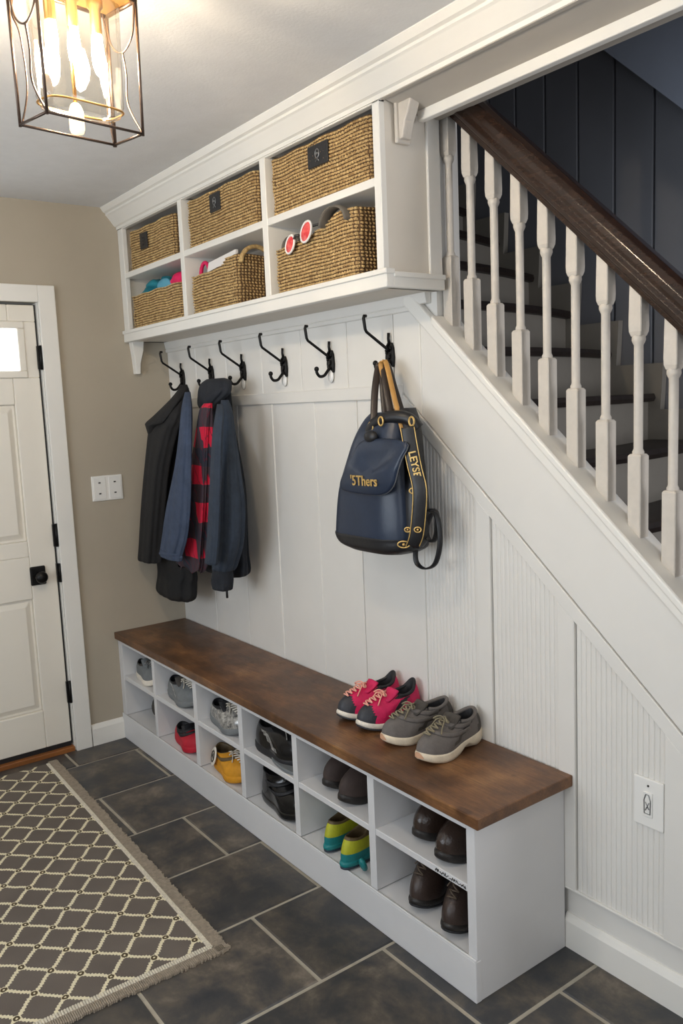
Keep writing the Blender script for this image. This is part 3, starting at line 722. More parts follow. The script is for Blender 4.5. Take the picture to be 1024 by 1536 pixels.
# flap: gently bowed sheet in front of the body
FY = -.222
fp = [(538,661),(598,664),(597,690),(592,715),(587,730),(577,740),(560,743),(530,739),(514,735),(509,727),(514,710),(525,685)]
c0 = at(553,700,1,FY)
def flap(scale, off, name, mt, par=bag):
    ps = spline([at(a,b,1,FY) for a,b in fp], 4, True); n = len(ps); cen = sum(ps, Vector())/n
    rings = []
    def row(s, dy): return [Vector((cen.x+(p.x-cen.x)*s, FY+off+dy+.03*max(0,(p.z-1.36))/.1*.9+.02*abs(p.x-cen.x)*s, cen.z+(p.z-cen.z)*s)) for p in ps]
    rings = [row(.9*scale,.014), row(scale,.010), row(1.015*scale,.004), row(scale,-.002), row(.93*scale,-.006), row(.6*scale,-.009), row(.2*scale,-.010)]
    m = MB(); m.loft(rings); return m.build(name, mt, par)
flp = flap(1,0,'front_flap',BAGN)
ps = spline([at(a,b,1,FY) for a,b in fp], 4, True); cen = sum(ps, Vector())/len(ps)
m = MB(); m.tube([Vector((p.x,FY+.004+.03*max(0,(p.z-1.36))/.1*.9+.02*abs(p.x-cen.x),p.z)) for p in ps[4:]], .0028, 6); m.build('piping', mat('grey_piping', srgb(96,98,102), .5), flp)
lc = at(545,722,1,FY-.012)
ang = .0
M = Matrix.Translation((lc.x,FY-.012,lc.z)) @ Matrix.Rotation(PI/2,4,'X')
text_mb("'5Thers", .043, .0012, M @ Matrix.Rotation(.02,4,'Z'), .0006).build('lettering', GOLD, flp)
# handles: three dark loops and one tan one over the hook
tp = Vector((1.672,-.085,1.652))
def loop(pa, pb, apex, w, mt, name):
    a, b = Vector(pa), Vector(pb)
    pth = spline([a, lerp(a,apex,.5)+Vector((-.004,-.006,.01)), apex+Vector((-.014,0,-.012)), apex+Vector((0,0,.0)), apex+Vector((.014,0,-.012)), lerp(b,apex,.5)+Vector((.004,-.004,.01)), b], 7)
    m = MB(); m.tube(pth, .01, 10, flat=(w,.0035), flatdir=(.6,.8,0)); m.build(name, mt, bag)
loop(at(560,640,1,-.17), at(586,622,1,-.13), Vector((1.70,-.09,1.668)), .011, DKBR, 'handle')
loop(at(578,625,1,-.12), at(604,625,1,-.11), Vector((1.715,-.085,1.664)), .011, DKBR, 'handle')
loop(at(588,618,1,-.08), at(611,672,1,-.15), Vector((1.725,-.10,1.672)), .008, TAN, 'handle')
for px,py in ((556,640),(571,632),(617,632)):
    c = at(px,py,1,-.175); m = MB(); m.tube([(c.x+.011*math.cos(q),c.y,c.z+.013*math.sin(q)) for q in [2*PI*k/14 for k in range(14)]], .003, 6, closed=True); m.build('ring', GOLD, bag)
c = at(556,655,1,-.20); m = MB(); m.ball(c,.024,12,8,sc=(1.2,.6,.8)); m.build('tassel', BAGK, bag)
# side strap with gold edging and lettering, lies on the right side
YS = -.175
sp_ = [(612,640),(617,670),(623,700),(630,730),(630,760),(626,800),(620,818)]
pth = spline([at(a,b,1,YS) for a,b in sp_], 6)
nd = Vector((.62,-.78,0)); wdir = Vector((.78,.62,0))
pth = [p+nd*.012 for p in pth]
m = MB(); m.tube(pth, .02, 10, flat=(.021,.004), flatdir=wdir); so_ = m.build('side_strap', BAGK, bag)
m = MB()
for s_ in (-1,1): m.tube([p+wdir*.02*s_+nd*.003 for p in pth], .0016, 5)
m.build('gold_edging', GOLD, so_)
lc = at(624,700,1,YS)+nd*.018
Z = nd; X = Vector((.18,.1,-.98)).normalized(); Y = Z.cross(X).normalized(); X = Y.cross(Z)
Mx = Matrix((X,Y,Z)).transposed().to_4x4(); Mx.translation = lc
text_mb("LEYSET", .030, .001, Mx, .0005).build('lettering', GOLD, so_)
for px,py,rad in ((624,735,.012),(613,793,.009),(628,793,.010),(607,815,.013)):
    c = at(px,py,1,YS)+nd*.02
    m = MB(); m.tube([c+wdir*rad*(1.4 if rad>.0115 else 1)*math.cos(q)+Vector((0,0,rad*.75*math.sin(q))) for q in [2*PI*k/16 for k in range(16)]], .0022, 6, closed=True)
    m.ball(c, rad*.35, 8, 6); m.build('buckle', GOLD, bag)
# leash coil hanging on the right
def pl(lst, y): return spline([at(a,b,1,y) for a,b in lst], 7, False)
m = MB()
m.tube(pl([(640,768),(648,764),(655,772),(655,795),(650,812),(641,806),(640,790),(645,775),(651,768)],-.10), .006, 8, flat=(.008,.003), flatdir=(.6,.8,0))
m.tube(pl([(634,775),(628,800),(623,830),(626,846),(638,853),(652,846),(659,822),(659,795),(654,772),(646,767)],-.12), .006, 8, flat=(.008,.003), flatdir=(.6,.8,0))
m.build('looped_leash', BAGK, bag)

# ================================================================== SHOE BENCH
BX1, BY = 2.34, -.368
bench = thing('shoe_bench','white shoe bench with twelve open cubbies and a stained wood top','bench',(1.2,-.19,0))
b = MB(); b.box((.002,BY+.004,0),(BX1-.002,-.018,.118)); b.box((.002,-.03,.1),(BX1-.002,-.018,.488)); b.box((.002,BY+.02,.470),(BX1-.002,-.02,.488))
b.build('carcass', BENCHW, bench)
cols = [.045,.405,.805,1.17,1.53,1.935]; cole = [.38,.775,1.14,1.502,1.905,2.31]
f = MB(); f.box((.002,BY,.466),(BX1-.0305,BY+.022,.4875)); f.build('top_rail', BENCHW, bench, bevel=.0015, seg=1)
k = MB(); k.box((.002,BY-.006,0),(BX1+.0015,BY+.015,.116)); k.box((.002,BY-.006,.114),(BX1+.0015,BY-.0005,.122)); k.build('kick_board', BENCHW, bench, bevel=.003)
e = MB(); e.box((BX1-.03,BY,.0),(BX1,-.018,.488)); e.build('end_panel', BENCHW, bench, bevel=.0015, seg=1)
MB().box((.002,BY,.12),(.045,-.03,.47)).build('end_panel', BENCHW, bench, bevel=.0015, seg=1)
for a, b_ in zip(cole[:-1], cols[1:]): MB().box((a,BY,.12),(b_,-.03,.47)).build('divider', BENCHW, bench, bevel=.0015, seg=1)
shelves = []
for a, b_ in zip(cols, cole):
    shelves.append(MB().box((a,BY+.002,.293),(b_,-.03,.313)).build('shelf', BENCHW, bench, bevel=.0015, seg=1))
mk = MB(); rr = random.Random(11)
x = 2.19
while x < 2.305:
    w = rr.uniform(.004,.010)
    for q in range(rr.choice((1,2,2))):
        z0 = .298+rr.uniform(0,.004)
        mk.tube([(x,BY+.0012,z0),(x+w*rr.uniform(.2,.8),BY+.0012,z0+rr.uniform(.003,.009)),(x+w,BY+.0012,z0+rr.uniform(-.001,.006))], .0011, 4)
    x += w+.0015
mk.build('ink_marks', DARKDOT, shelves[-1])
MB().box((.002,-.384,.488),(2.368,-.016,.520)).build('bench_top', WOOD, bench, bevel=.003)

# ================================================================== SHOES
def shoe(label, L, W, loc, rz, col, grp=None, sole=None, out=None, hs=(.028,.022), hh=.085, hf=.095, xc=-.2, cl=.21, cw=.3, toe_h=.055, boot=False,
         cap=None, heel=None, laces=None, tongue=None, lining=None, collar=None, stripe=None, name='sneaker', arch=0, band=None, straps=None, cat='shoe', tab=None, lv=.46, pad=None, tip=None):
    t = thing(name, label, cat, loc, rz, grp)
    NU, NV = 56, 16
    wt = [(0,.66),(.12,.74),(.4,.72),(.72,1.0),(.9,.86),(1,.7)]
    spring = lambda tt: .018*max(0,(tt-.72)/.28)**2
    def P0(u, s=1.0):
        c, sn = math.cos(u), math.sin(u); tt = (c+1)/2
        x = .5*L*math.copysign(abs(c)**.8, c); tt2 = (x/(.5*L)+1)/2
        y = .5*W*interp(wt,tt2)*math.copysign(abs(sn)**.72, sn)
        return Vector((x*s+ (s-1)*0, y*s, 0)), tt2
    def base(u):
        p, tt = P0(u); p.z = lerp(hs[0],hs[1],tt)+spring(tt); return p, tt
    def P1(u):
        c, sn = math.cos(u), math.sin(u)
        k = (c+1)/2
        zz = lerp(hh,hf,k) - (.014 if not boot else .004)*sn*sn
        if tab and c < -.6: zz += tab*((-.6-c)/.4)**1.5
        return Vector((xc*L+cl*L*c, cw*W*sn*(1 if c<.2 else 1-.25*(c-.2)), zz))
    def Sf(u, v):
        p0, tt = base(u); p1 = P1(u); h = p1.z-p0.z; fr = max(0,math.cos(u))
        if boot:
            c1 = Vector((p0.x*1.03,p0.y*1.04,p0.z+lerp(.4*h, toe_h*1.35, fr**1.5)))
            c2 = Vector((p1.x+(p0.x-p1.x)*lerp(.1,.05,fr), p1.y+(p0.y-p1.y)*.15, p1.z-h*lerp(.35,.62,fr)))
        else:
            c1 = Vector((p0.x*1.015,p0.y*1.05,p0.z+lerp(.55*h, toe_h, fr**1.5)))
            c2 = Vector((p1.x+(p0.x-p1.x)*lerp(.25,.5,fr), p1.y+(p0.y-p1.y)*lerp(.45,.5,fr), p1.z-h*lerp(.12,.18,fr)))
        a = (1-v); return p0*a**3 + c1*3*a*a*v + c2*3*a*v*v + p1*v**3
    us = [2*PI*i/NU for i in range(NU)]; grid = [[Sf(u, k/NV) for u in us] for k in range(NV+1)]
    regs = {}
    for k in range(NV):
        for i in range(NU):
            u = (us[i]+PI/NU); v = (k+.5)/NV; cu = math.cos(u)
            p = Sf(u,v); reg = 'upper'
            if cap and p.x > .33*L and p.z < .02+hs[1]+toe_h*1.2: reg = 'toe_cap'
            if heel and p.x < -.36*L and v < .8: reg = 'heel_counter'
            if collar and v > .84 and cu < .55: reg = 'collar'
            if band and v < band[0] : reg = 'side_band'
            if stripe and .15 < v < .75 and cu < .75 and cu > -.8 and abs((p.x/L-.0)+.45*(v-.3)) < .07: reg = 'side_stripe' if p.y > 0 else 'side_stripe_'
            regs.setdefault(reg, []).append((k,i))
    cm = {'upper':col,'toe_cap':cap,'heel_counter':heel,'collar':collar,'side_stripe':stripe,'side_stripe_':stripe,'side_band':band[1] if band else None}
    for reg, fs in regs.items():
        idx = {}; m = MB(); F = []
        for k,i in fs:
            q = []
            for kk,ii in ((k,i),(k,(i+1)%NU),(k+1,(i+1)%NU),(k+1,i)):
                if (kk,ii) not in idx: idx[(kk,ii)] = len(idx)
                q.append(idx[(kk,ii)])
            F.append(tuple(q))
        vs = [None]*len(idx)
        for (kk,ii),j in idx.items(): vs[j] = grid[kk][ii]
        m.add(vs, F, True); m.build(reg.strip('_'), cm[reg], t, world=False)
    if pad:
        m = MB(); m.tube([P1(u)+Vector((0,0,-.001)) for u in [1.0+(2*PI-2.0)*k/28 for k in range(29)]], pad[0], 8); m.build('collar_pad', pad[1], t, world=False)
    # lining
    lm = lining or col
    rim = grid[-1]; cc = Vector((xc*L,0,0)); rings = [rim]
    for s, dz in ((.93,.002),(.86,-.006),(.84,-.03),(.8,-.055)):
        rings.append([Vector((cc.x+(p.x-cc.x)*s, p.y*s, max(hs[0]+.004, p.z+dz))) for p in rim])
    m = MB(); m.loft(rings, cap0=False); m.build('lining', lm, t, world=False)
    # sole
    sm = sole or col; rings = []
    def ring(s, zf):
        out_ = []
        for u in us:
            p, tt = P0(u, s); sp2 = spring(tt)
            out_.append(Vector((p.x,p.y, zf(tt,u)+sp2)))
        return out_
    top = lambda tt,u: lerp(hs[0],hs[1],tt)+.002
    ar = lambda tt: arch*math.exp(-((tt-.36)/.09)**2)
    ob = .006 if out else 0
    m = MB(); m.loft([ring(1.0,lambda tt,u: ob+ar(tt)*.9), ring(1.045,lambda tt,u: ob+.3*(top(tt,u)-ob)+ar(tt)*.6), ring(1.04,lambda tt,u: .8*top(tt,u)+.1*ar(tt)), ring(1.015,top), ring(.97,lambda tt,u: top(tt,u)+.001)])
    so = m.build('sole', sm, t, world=False)
    if out:
        m = MB(); m.loft([ring(.96,lambda tt,u: 0+ar(tt)), ring(1.03,lambda tt,u: .002+ar(tt)*.95), ring(1.03,lambda tt,u: ob+.001+ar(tt)*.9)]); m.build('outsole', out, so, world=False)
    if tip:
        m = MB(); m.loft([[Vector((p.x*1.008+.001,p.y*1.02,.008+spring(1)*.9+z_*max(.02,1-((k-5)/5.2)**2))) for k,p in enumerate([P0(-.34+.68*k/10,1.03)[0] for k in range(11)])] for z_ in (0,.007,.013,.017)], closed=False); m.build('toe_bumper', tip, t, world=False)
    if tongue:
        m = MB(); pf = P1(0); rows = []
        for k in range(7):
            s = k/6; wdt = .03*W/.095*(1-.15*s)
            c = Sf(0,.82).lerp(pf, 1) if k else Sf(0,.86)
            c = Vector((pf.x+.004-.016*s, 0, pf.z-.012+.026*s)); c.x += .03*(1-s)**2
            rows.append([Vector((c.x-.006*(2*j/6-1)**2, wdt*(2*j/6-1), c.z-.006*(2*j/6-1)**2)) for j in range(7)])
        back = [[p+Vector((-.006,0,-.002)) for p in r[::-1]] for r in rows]
        m.loft([a+b for a,b in zip(rows,back)]); m.build('tongue', tongue, t, world=False)
    if laces:
        m = MB()
        for k in range(5):
            v0, v1 = lv+(.97-lv)/5*k, lv+.02+(.97-lv)/5*(k+1)
            da = .30+.03*k if not boot else .34
            pA, pB = Sf(da,v0), Sf(-da,v0); pC = Sf(-da,min(v1,.99)); mid = Sf(0,v0)+Vector((.007,0,.008)); mid2 = Sf(0,(v0+v1)/2)+Vector((.009,0,.010))
            upv = Vector((.004,0,.0045))
            m.tube(spline([pA+upv,mid,pB+upv],4), .0026, 6); m.tube(spline([pA+upv,mid2,pC+upv],4), .0026, 6)
        pF = Sf(0,.97)+Vector((.01,0,.006))
        for sg_ in (-1,1):
            m.tube(spline([pF,pF+Vector((.012,sg_*.012,.008)),pF+Vector((.022,sg_*.026,.0)),pF+Vector((.008,sg_*.02,-.004)),pF],4), .0022, 6)
            m.tube(spline([pF,pF+Vector((.02,sg_*.014,.0)),Sf(sg_*.45,.7)+Vector((.004,sg_*.004,.004)),Sf(sg_*.6,.55)+Vector((.003,sg_*.006,.002))],4), .0022, 6)
        m.build('laces', laces, t, world=False)
    if straps:
        for v in straps[0]:
            m = MB(); m.tube([Sf(u,v+.12*math.cos(u))+Vector((0,math.sin(u)*.0025,.0025)) for u in [-1.75+3.5*k/16 for k in range(17)]], .004, 8, flat=(.007,.0022), flatdir=(.9,0,-.4)); m.build('strap', straps[1], t, world=False)
    return t
def sm(n, c, rough=.6, **k): return mat(n, c, rough, noise=k.pop('noise',.12), nscale=k.pop('nscale',30), bump=k.pop('bump',.25), bscale=160, **k)
MAG = sm('magenta_mesh', srgb(208,26,88)); CHAR = sm('charcoal_rubber', srgb(48,50,56), .5); OFFW = sm('offwhite_foam', srgb(226,218,204), .5); BLK = sm('black_knit', srgb(26,26,30)); SALMON = sm('salmon_lace', srgb(236,170,150)); PLUM = sm('plum_mesh', srgb(96,20,52))
GSUE = sm('grey_suede', srgb(104,98,94), .8); DGR = sm('dark_grey_suede', srgb(72,67,62), .8); BONE = sm('bone_foam', srgb(222,208,184), .5); KHAKI = sm('khaki_lace', srgb(134,124,100)); PEACH = sm('peach_rubber', srgb(206,160,128), .5)
BROWN = sm('brown_boot_leather', srgb(56,43,37), .42); BRBLK = sm('boot_sole_rubber', srgb(34,30,28), .5); BRLACE = sm('brown_lace', srgb(88,74,60)); CHOC = sm('chocolate_nubuck', srgb(60,48,44), .75); GLOSSB = sm('glossy_brown_leather', srgb(52,40,34), .25)
LIME = sm('lime_mesh', srgb(170,172,34)); TEALR = sm('teal_rubber', srgb(22,120,122), .45); OLIVE = sm('olive_lining', srgb(90,74,48)); NAVYR = sm('navy_rubber', srgb(34,48,62), .45)
GREYM = sm('grey_mesh', srgb(112,116,118)); SILV = mat('silver_foil', srgb(70,70,72), .3, .5, col2=srgb(215,213,208), nscale=70)
REDM = sm('red_mesh', srgb(178,20,44)); YEL = sm('mustard_canvas', srgb(206,142,26), .7); BLKG = sm('black_gloss', srgb(18,18,20), .18, noise=.05, bump=.05)
D = -PI/2
H = .5205
ps = dict(sole=OFFW, out=CHAR, cap=CHAR, laces=SALMON, tongue=MAG, lining=BLK, collar=BLK, stripe=CHAR, tab=.016, hs=(.028,.02), hh=.106, hf=.1, toe_h=.046, pad=(.0055,BLK))
shoe('hot pink running shoe with charcoal toe on the bench, left one of the pair', .245,.094,(1.635,-.136,H),D-.07,MAG,'hot pink running shoes',**ps)
shoe('hot pink running shoe with charcoal toe on the bench, beside the grey pair', .25,.096,(1.742,-.14,H),D-.02,MAG,'hot pink running shoes',**ps)
gs = dict(sole=BONE, laces=KHAKI, tongue=DGR, lining=BLK, collar=DGR, stripe=DGR, heel=DGR, hs=(.036,.02), hh=.1, hf=.1, toe_h=.044, arch=.02, straps=([.45,.72],GSUE), pad=(.006,GSUE), tip=PEACH)
shoe('grey suede shoe with cream sole next to the pink shoes', .262,.098,(1.888,-.146,H),D-.10,GSUE,'grey suede shoes',**gs)
shoe('grey suede shoe with cream sole nearest the end of the bench', .272,.102,(2.03,-.15,H),D+.12,GSUE,'grey suede shoes',**gs)
Z1, Z2 = .3135, .1225
def spot(px, py, z, zs): p = at(px, py, 2, zs+z); return (p.x, p.y, zs)
# upper row, left to right
shoe('pale grey sneaker in the top cubby nearest the beige wall', .23,.085,(.205,-.312,Z1),-.04,GREYM,None,sole=OFFW,laces=SILV,lining=BLK,heel=SILV,collar=DGR,tongue=GREYM)
shoe('grey sneaker with pale zigzag laces in the second top cubby', .27,.114,(.556,-.301,Z1),-.05,GREYM,None,sole=GREYM,laces=OFFW,lining=BLK,collar=BLK,tongue=DGR,stripe=SILV)
shoe('silver patterned sneaker in the third top cubby', .27,.114,(.95,-.301,Z1),-.05,SILV,None,sole=GREYM,lining=BLK,collar=BLK,tongue=BLK,laces=OFFW)
shoe('black sneaker with silver stripes in the fourth top cubby', .29,.112,(1.325,-.297,Z1),.06,BLKG,None,sole=BLK,lining=BLK,laces=SILV,collar=BLK,stripe=SILV,hh=.11,hf=.12)
ins = MB(); ins.prism([(.085*math.cos(q), .021*math.sin(q)*(1+.18*math.cos(q))) for q in [2*PI*k/28 for k in range(28)]], 2, 0, .012)
io = ins.build('shoe_insole', GREYM, bevel=.003); io.location = (1.405,-.341,Z1+.001); io.rotation_euler = (0,0,-.06)
tag(io, 'flat grey insole lying at the front edge of the fourth top cubby', 'insole')
bt = dict(boot=True, hh=.15, hf=.15, xc=-.17, cl=.27, cw=.42, toe_h=.06, lining=BLK, name='boot', cat='boot')
shoe('dark nubuck boot in the fifth top cubby, left of its pair', .25,.095,(1.628,-.215,Z1),D+.15,CHOC,'dark nubuck boots',sole=BRBLK,**bt)
shoe('dark nubuck boot in the fifth top cubby, right of its pair', .25,.098,(1.745,-.238,Z1),D+.15,CHOC,'dark nubuck boots',sole=BRBLK,**bt)
shoe('shiny brown boot in the end top cubby, left of its pair', .25,.105,(2.06,-.205,Z1),D+.12,GLOSSB,'shiny brown boots',sole=BRBLK,**bt)
shoe('shiny brown boot in the end top cubby, right of its pair', .25,.105,(2.185,-.235,Z1),D+.12,GLOSSB,'shiny brown boots',sole=BRBLK,**bt)
# lower row
shoe('dark grey slipper inside the bottom cubby nearest the beige wall', .2,.08,(.18,-.23,Z2),PI+.1,DGR,None,sole=DGR,lining=BLK,hh=.05,hf=.055,toe_h=.04,name='slipper')
shoe('red shoe with black straps in the second bottom cubby', .25,.114,(.588,-.301,Z2),-.06,REDM,None,hh=.075,hf=.08,sole=REDM,lining=BLK,collar=BLK,straps=([.55,.75],BLK),tongue=BLK)
shoe('black shoe behind the red one in the second bottom cubby', .25,.09,(.545,-.185,Z2),0,BLK,None,sole=BLK,lining=BLK,laces=DGR)
yt = shoe('mustard canvas shoe with a round cream ankle patch in the third bottom cubby', .27,.116,(.95,-.301,Z2),-.06,YEL,None,sole=YEL,lining=OLIVE,hh=.09,hf=.09,straps=([.6],OLIVE),laces=OFFW)
m = MB()
m.lathe([(.001,.0),(.036,.0),(.038,.003),(.034,.006),(.028,.005),(.001,.006)], (0,0,0), 22)
pd_ = Vector((-.25,-.93,.28)).normalized(); px_ = Vector((0,0,1)).cross(pd_).normalized(); py_ = pd_.cross(px_)
pc = Vector((-.072,-.0385,.054))
PT = lambda x,y,z: tuple(pc+px_*x+py_*y+pd_*(z+.004))
m.v = [PT(x,y,z) for x,y,z in m.v]; pt_ = m.build('ankle_patch', OFFW, yt, world=False)
m = MB(); m.tube([PT(.021*math.cos(q),.021*math.sin(q),.006) for q in [2*PI*k/16 for k in range(16)]], .003, 6, closed=True); m.tube([PT(-.01,-.004,.006),PT(-.002,.008,.006),PT(.009,-.006,.006)], .003, 6); m.build('patch_ring', DARKDOT, pt_, world=False)
shoe('glossy black ankle boot with straps in the fourth bottom cubby', .28,.105,(1.335,-.302,Z2),-.03,BLKG,None,sole=BLKG,boot=True,hh=.13,hf=.13,xc=-.17,cl=.25,cw=.4,lining=BLK,straps=([.45,.7],BLK),name='boot',cat='boot')
lm = dict(sole=TEALR, out=NAVYR, lining=OLIVE, band=(.22,TEALR), hs=(.022,.02), hh=.095, hf=.11, laces=LIME, tongue=OLIVE, collar=OLIVE)
shoe('lime and teal trainer in the fifth bottom cubby, left of its pair', .25,.085,(1.642,-.238,Z2),-D+.2,LIME,'lime and teal trainers',**lm)
shoe('lime and teal trainer in the fifth bottom cubby, right of its pair', .25,.088,(1.758,-.258,Z2),-D+.2,LIME,'lime and teal trainers',**lm)
tk = MB(); tk.tube(spline([(1.835,-.335,.132),(1.845,-.345,.15),(1.84,-.35,.165),(1.832,-.342,.145),(1.837,-.335,.132)],5), .009, 8)
tag(tk.build('teal_lace_loop', TEALR), 'teal lace loop hanging beside the right lime trainer','lace')
lb = dict(hh=.135, hf=.14, xc=-.2, cl=.22, cw=.36, toe_h=.062, hs=(.024,.022), lv=.42, lining=BLK, laces=BRLACE, tongue=CHOC, name='boot', cat='boot', sole=BRBLK, out=BLK, cap=None)
shoe('laced brown boot in the end bottom cubby, left of its pair', .265,.1,(2.045,-.232,Z2),D+.35,BROWN,'laced brown boots',**lb)
shoe('laced brown boot in the end bottom cubby, right of its pair', .265,.1,(2.185,-.24,Z2),D+.35,BROWN,'laced brown boots',**lb)

# ================================================================== SWITCH AND OUTLET
sw = thing('light_switch','white double switch plate on the beige wall beside the door','switch',(0,-.36,1.205))
MB().box((0,-.435,1.147),(.007,-.288,1.263)).build('switch_plate', PLASTIC, sw, bevel=.003)
for c in (-.398,-.325):
    r_ = MB(); r_.box((.006,c-.03,1.155),(.009,c+.03,1.255)); p = r_.build('rocker', PLASTIC, sw, bevel=.002)
    q = MB()
    for dz in (-.024,.026): q.box((.0085,c-.006,1.205+dz-.003),(.0105,c+.004,1.205+dz+.003))
    q.build('screw', DARKDOT, p)
ot = thing('wall_outlet','white outlet plate with embossed cover low on the beadboard panel at right','outlet',(2.6,-.01,.525))
MB().box((2.556,-.016,.462),(2.64,-.008,.590)).build('outlet_plate', PLASTIC, ot, bevel=.003)
q = MB(); q.box((2.585,-.0195,.49),(2.611,-.0155,.556)); p = q.build('socket_cover', PLASTIC, ot, bevel=.003)
q = MB(); q.tube([(2.59,-.0205,.50),(2.606,-.0205,.50),(2.607,-.0205,.535),(2.602,-.0205,.55),(2.594,-.0205,.55),(2.589,-.0205,.535)], .0013, 5, closed=True)
q.tube([(2.593,-.0205,.508),(2.603,-.0205,.53)], .0012, 5); q.tube([(2.593,-.0205,.53),(2.603,-.0205,.512)], .0012, 5); q.build('embossing', STEEL, p)
q = MB(); q.ball((2.598,-.0165,.572), .003, 8, 6); q.build('screw', DARKDOT, ot)

# ================================================================== RUG
def rugmat():
    m = bpy.data.materials.new('lattice_rug'); m.use_nodes = True; nt = m.node_tree; b = nt.nodes['Principled BSDF']; L = nt.links.new; b.inputs['Roughness'].default_value = .92
    b.inputs['Specular IOR Level'].default_value = .2
    tc = nt.nodes.new('ShaderNodeTexCoord'); sp = nt.nodes.new('ShaderNodeSeparateXYZ'); L(tc.outputs['Object'], sp.inputs[0])
    n1 = nt.nodes.new('ShaderNodeTexNoise'); n1.inputs['Scale'].default_value = 14; L(tc.outputs['Object'], n1.inputs['Vector'])
    wob = mth(nt,'MULTIPLY', mth(nt,'SUBTRACT', n1.outputs['Fac'], .5), .10)
    p = mth(nt,'DIVIDE', sp.outputs[0], .1325); q = mth(nt,'DIVIDE', sp.outputs[1], .126)
    a0 = mth(nt,'ADD', mth(nt,'ADD', p, q), wob); b0 = mth(nt,'ADD', mth(nt,'SUBTRACT', p, q), wob)
    bend = .022
    a = mth(nt,'ADD', a0, mth(nt,'MULTIPLY', mth(nt,'SINE', mth(nt,'MULTIPLY', b0, 2*PI)), bend))
    bb = mth(nt,'ADD', b0, mth(nt,'MULTIPLY', mth(nt,'SINE', mth(nt,'MULTIPLY', a0, 2*PI)), -bend))
    def dist(v): return mth(nt,'ABSOLUTE', mth(nt,'SUBTRACT', mth(nt,'FRACT', mth(nt,'ADD', v, .5)), .5))
    da, db = dist(a), dist(bb)
    beadA = mth(nt,'MULTIPLY', mth(nt,'ADD', mth(nt,'SINE', mth(nt,'MULTIPLY', b0, 2*PI*9)), 1.2), .017)
    beadB = mth(nt,'MULTIPLY', mth(nt,'ADD', mth(nt,'SINE', mth(nt,'MULTIPLY', a0, 2*PI*9)), 1.2), .017)
    n2 = nt.nodes.new('ShaderNodeTexNoise'); n2.inputs['Scale'].default_value = 260; L(tc.outputs['Object'], n2.inputs['Vector'])
    fz = mth(nt,'MULTIPLY', mth(nt,'SUBTRACT', n2.outputs['Fac'], .5), .07)
    lA = mth(nt,'LESS_THAN', mth(nt,'ADD', da, fz), mth(nt,'ADD', beadA, .038)); lB = mth(nt,'LESS_THAN', mth(nt,'ADD', db, fz), mth(nt,'ADD', beadB, .038))
    line = mth(nt,'MAXIMUM', lA, lB)
    da2, db2 = dist(a0), dist(b0)
    rad = mth(nt,'SQRT', mth(nt,'ADD', mth(nt,'MULTIPLY', da2, da2), mth(nt,'MULTIPLY', db2, db2)))
    ring = mth(nt,'LESS_THAN', mth(nt,'ADD', rad, fz), .135); core = mth(nt,'LESS_THAN', mth(nt,'ADD', rad, fz), .105); dot = mth(nt,'LESS_THAN', mth(nt,'ADD', rad, fz), .035)
    fac = mth(nt,'MAXIMUM', line, ring); fac = mth(nt,'MULTIPLY', fac, mth(nt,'SUBTRACT', 1, core)); fac = mth(nt,'MAXIMUM', fac, dot)
    n3 = nt.nodes.new('ShaderNodeTexNoise'); n3.inputs['Scale'].default_value = 5; L(tc.outputs['Object'], n3.inputs['Vector'])
    g = nt.nodes.new('ShaderNodeMix'); g.data_type = 'RGBA'; g.inputs[6].default_value = srgb(92,84,78); g.inputs[7].default_value = srgb(118,109,101); L(n3.outputs['Fac'], g.inputs[0])
    m0 = nt.nodes.new('ShaderNodeMix'); m0.data_type = 'RGBA'; m0.inputs[7].default_value = srgb(84,72,52); L(core, m0.inputs[0]); L(g.outputs[2], m0.inputs[6])
    m1 = nt.nodes.new('ShaderNodeMix'); m1.data_type = 'RGBA'; m1.inputs[7].default_value = srgb(228,218,186); L(fac, m1.inputs[0]); L(m0.outputs[2], m1.inputs[6])
    L(m1.outputs[2], b.inputs['Base Color'])
    bp = nt.nodes.new('ShaderNodeBump'); bp.inputs['Strength'].default_value = .6; bp.inputs['Distance'].default_value = .003
    L(mth(nt,'ADD', fac, mth(nt,'MULTIPLY', n2.outputs['Fac'], .4)), bp.inputs['Height']); L(bp.outputs[0], b.inputs['Normal'])
    return m
RUG = rugmat()
HEM = mat('cream_rug_hem', srgb(214,205,186), .95, noise=.2, nscale=120, bump=.5, bscale=300); FRG = mat('taupe_rug_fringe', srgb(158,145,128), .95, noise=.2, nscale=80, bump=.4, bscale=300)
rx0, rx1, ry0, ry1 = .065, 1.685, -2.05, -.76
rug = thing('area_rug','grey rug with cream lattice pattern and taupe ribbed border on the slate floor','rug',(.961,-.785,0))
MB().box((rx0,ry0,.001),(rx1,ry1,.008)).build('rug_field', RUG, rug, bevel=.002, seg=1)
hm = MB()
def beads(p0, p1, n, along):
    for k in range(n):
        a = k/n; b_ = (k+.86)/n
        xa, ya = lerp(p0[0],p1[0],a), lerp(p0[1],p1[1],a); xb, yb = lerp(p0[0],p1[0],b_), lerp(p0[1],p1[1],b_)
        if along == 'x': hm.box((xa,ry1-.012,.002),(xb,ry1+.004,.0105))
        else: hm.box((rx1-.016,ya,.002),(rx1+.004,yb,.0105))
beads((rx0,0),(rx1,0),230,'x'); beads((0,ry0),(0,ry1),180,'y')
hm.build('hem_stitching', HEM, rug, bevel=.002, seg=1)
fg = MB()
n = 300
for k in range(n):
    x = lerp(rx0-.02, rx1+.03, k/n); w = (rx1-rx0+.05)/n*.72; j = R.uniform(-.004,.004)
    fg.box((x,ry1+.004,.001),(x+w,ry1+.042+j,.0085))
n = 240
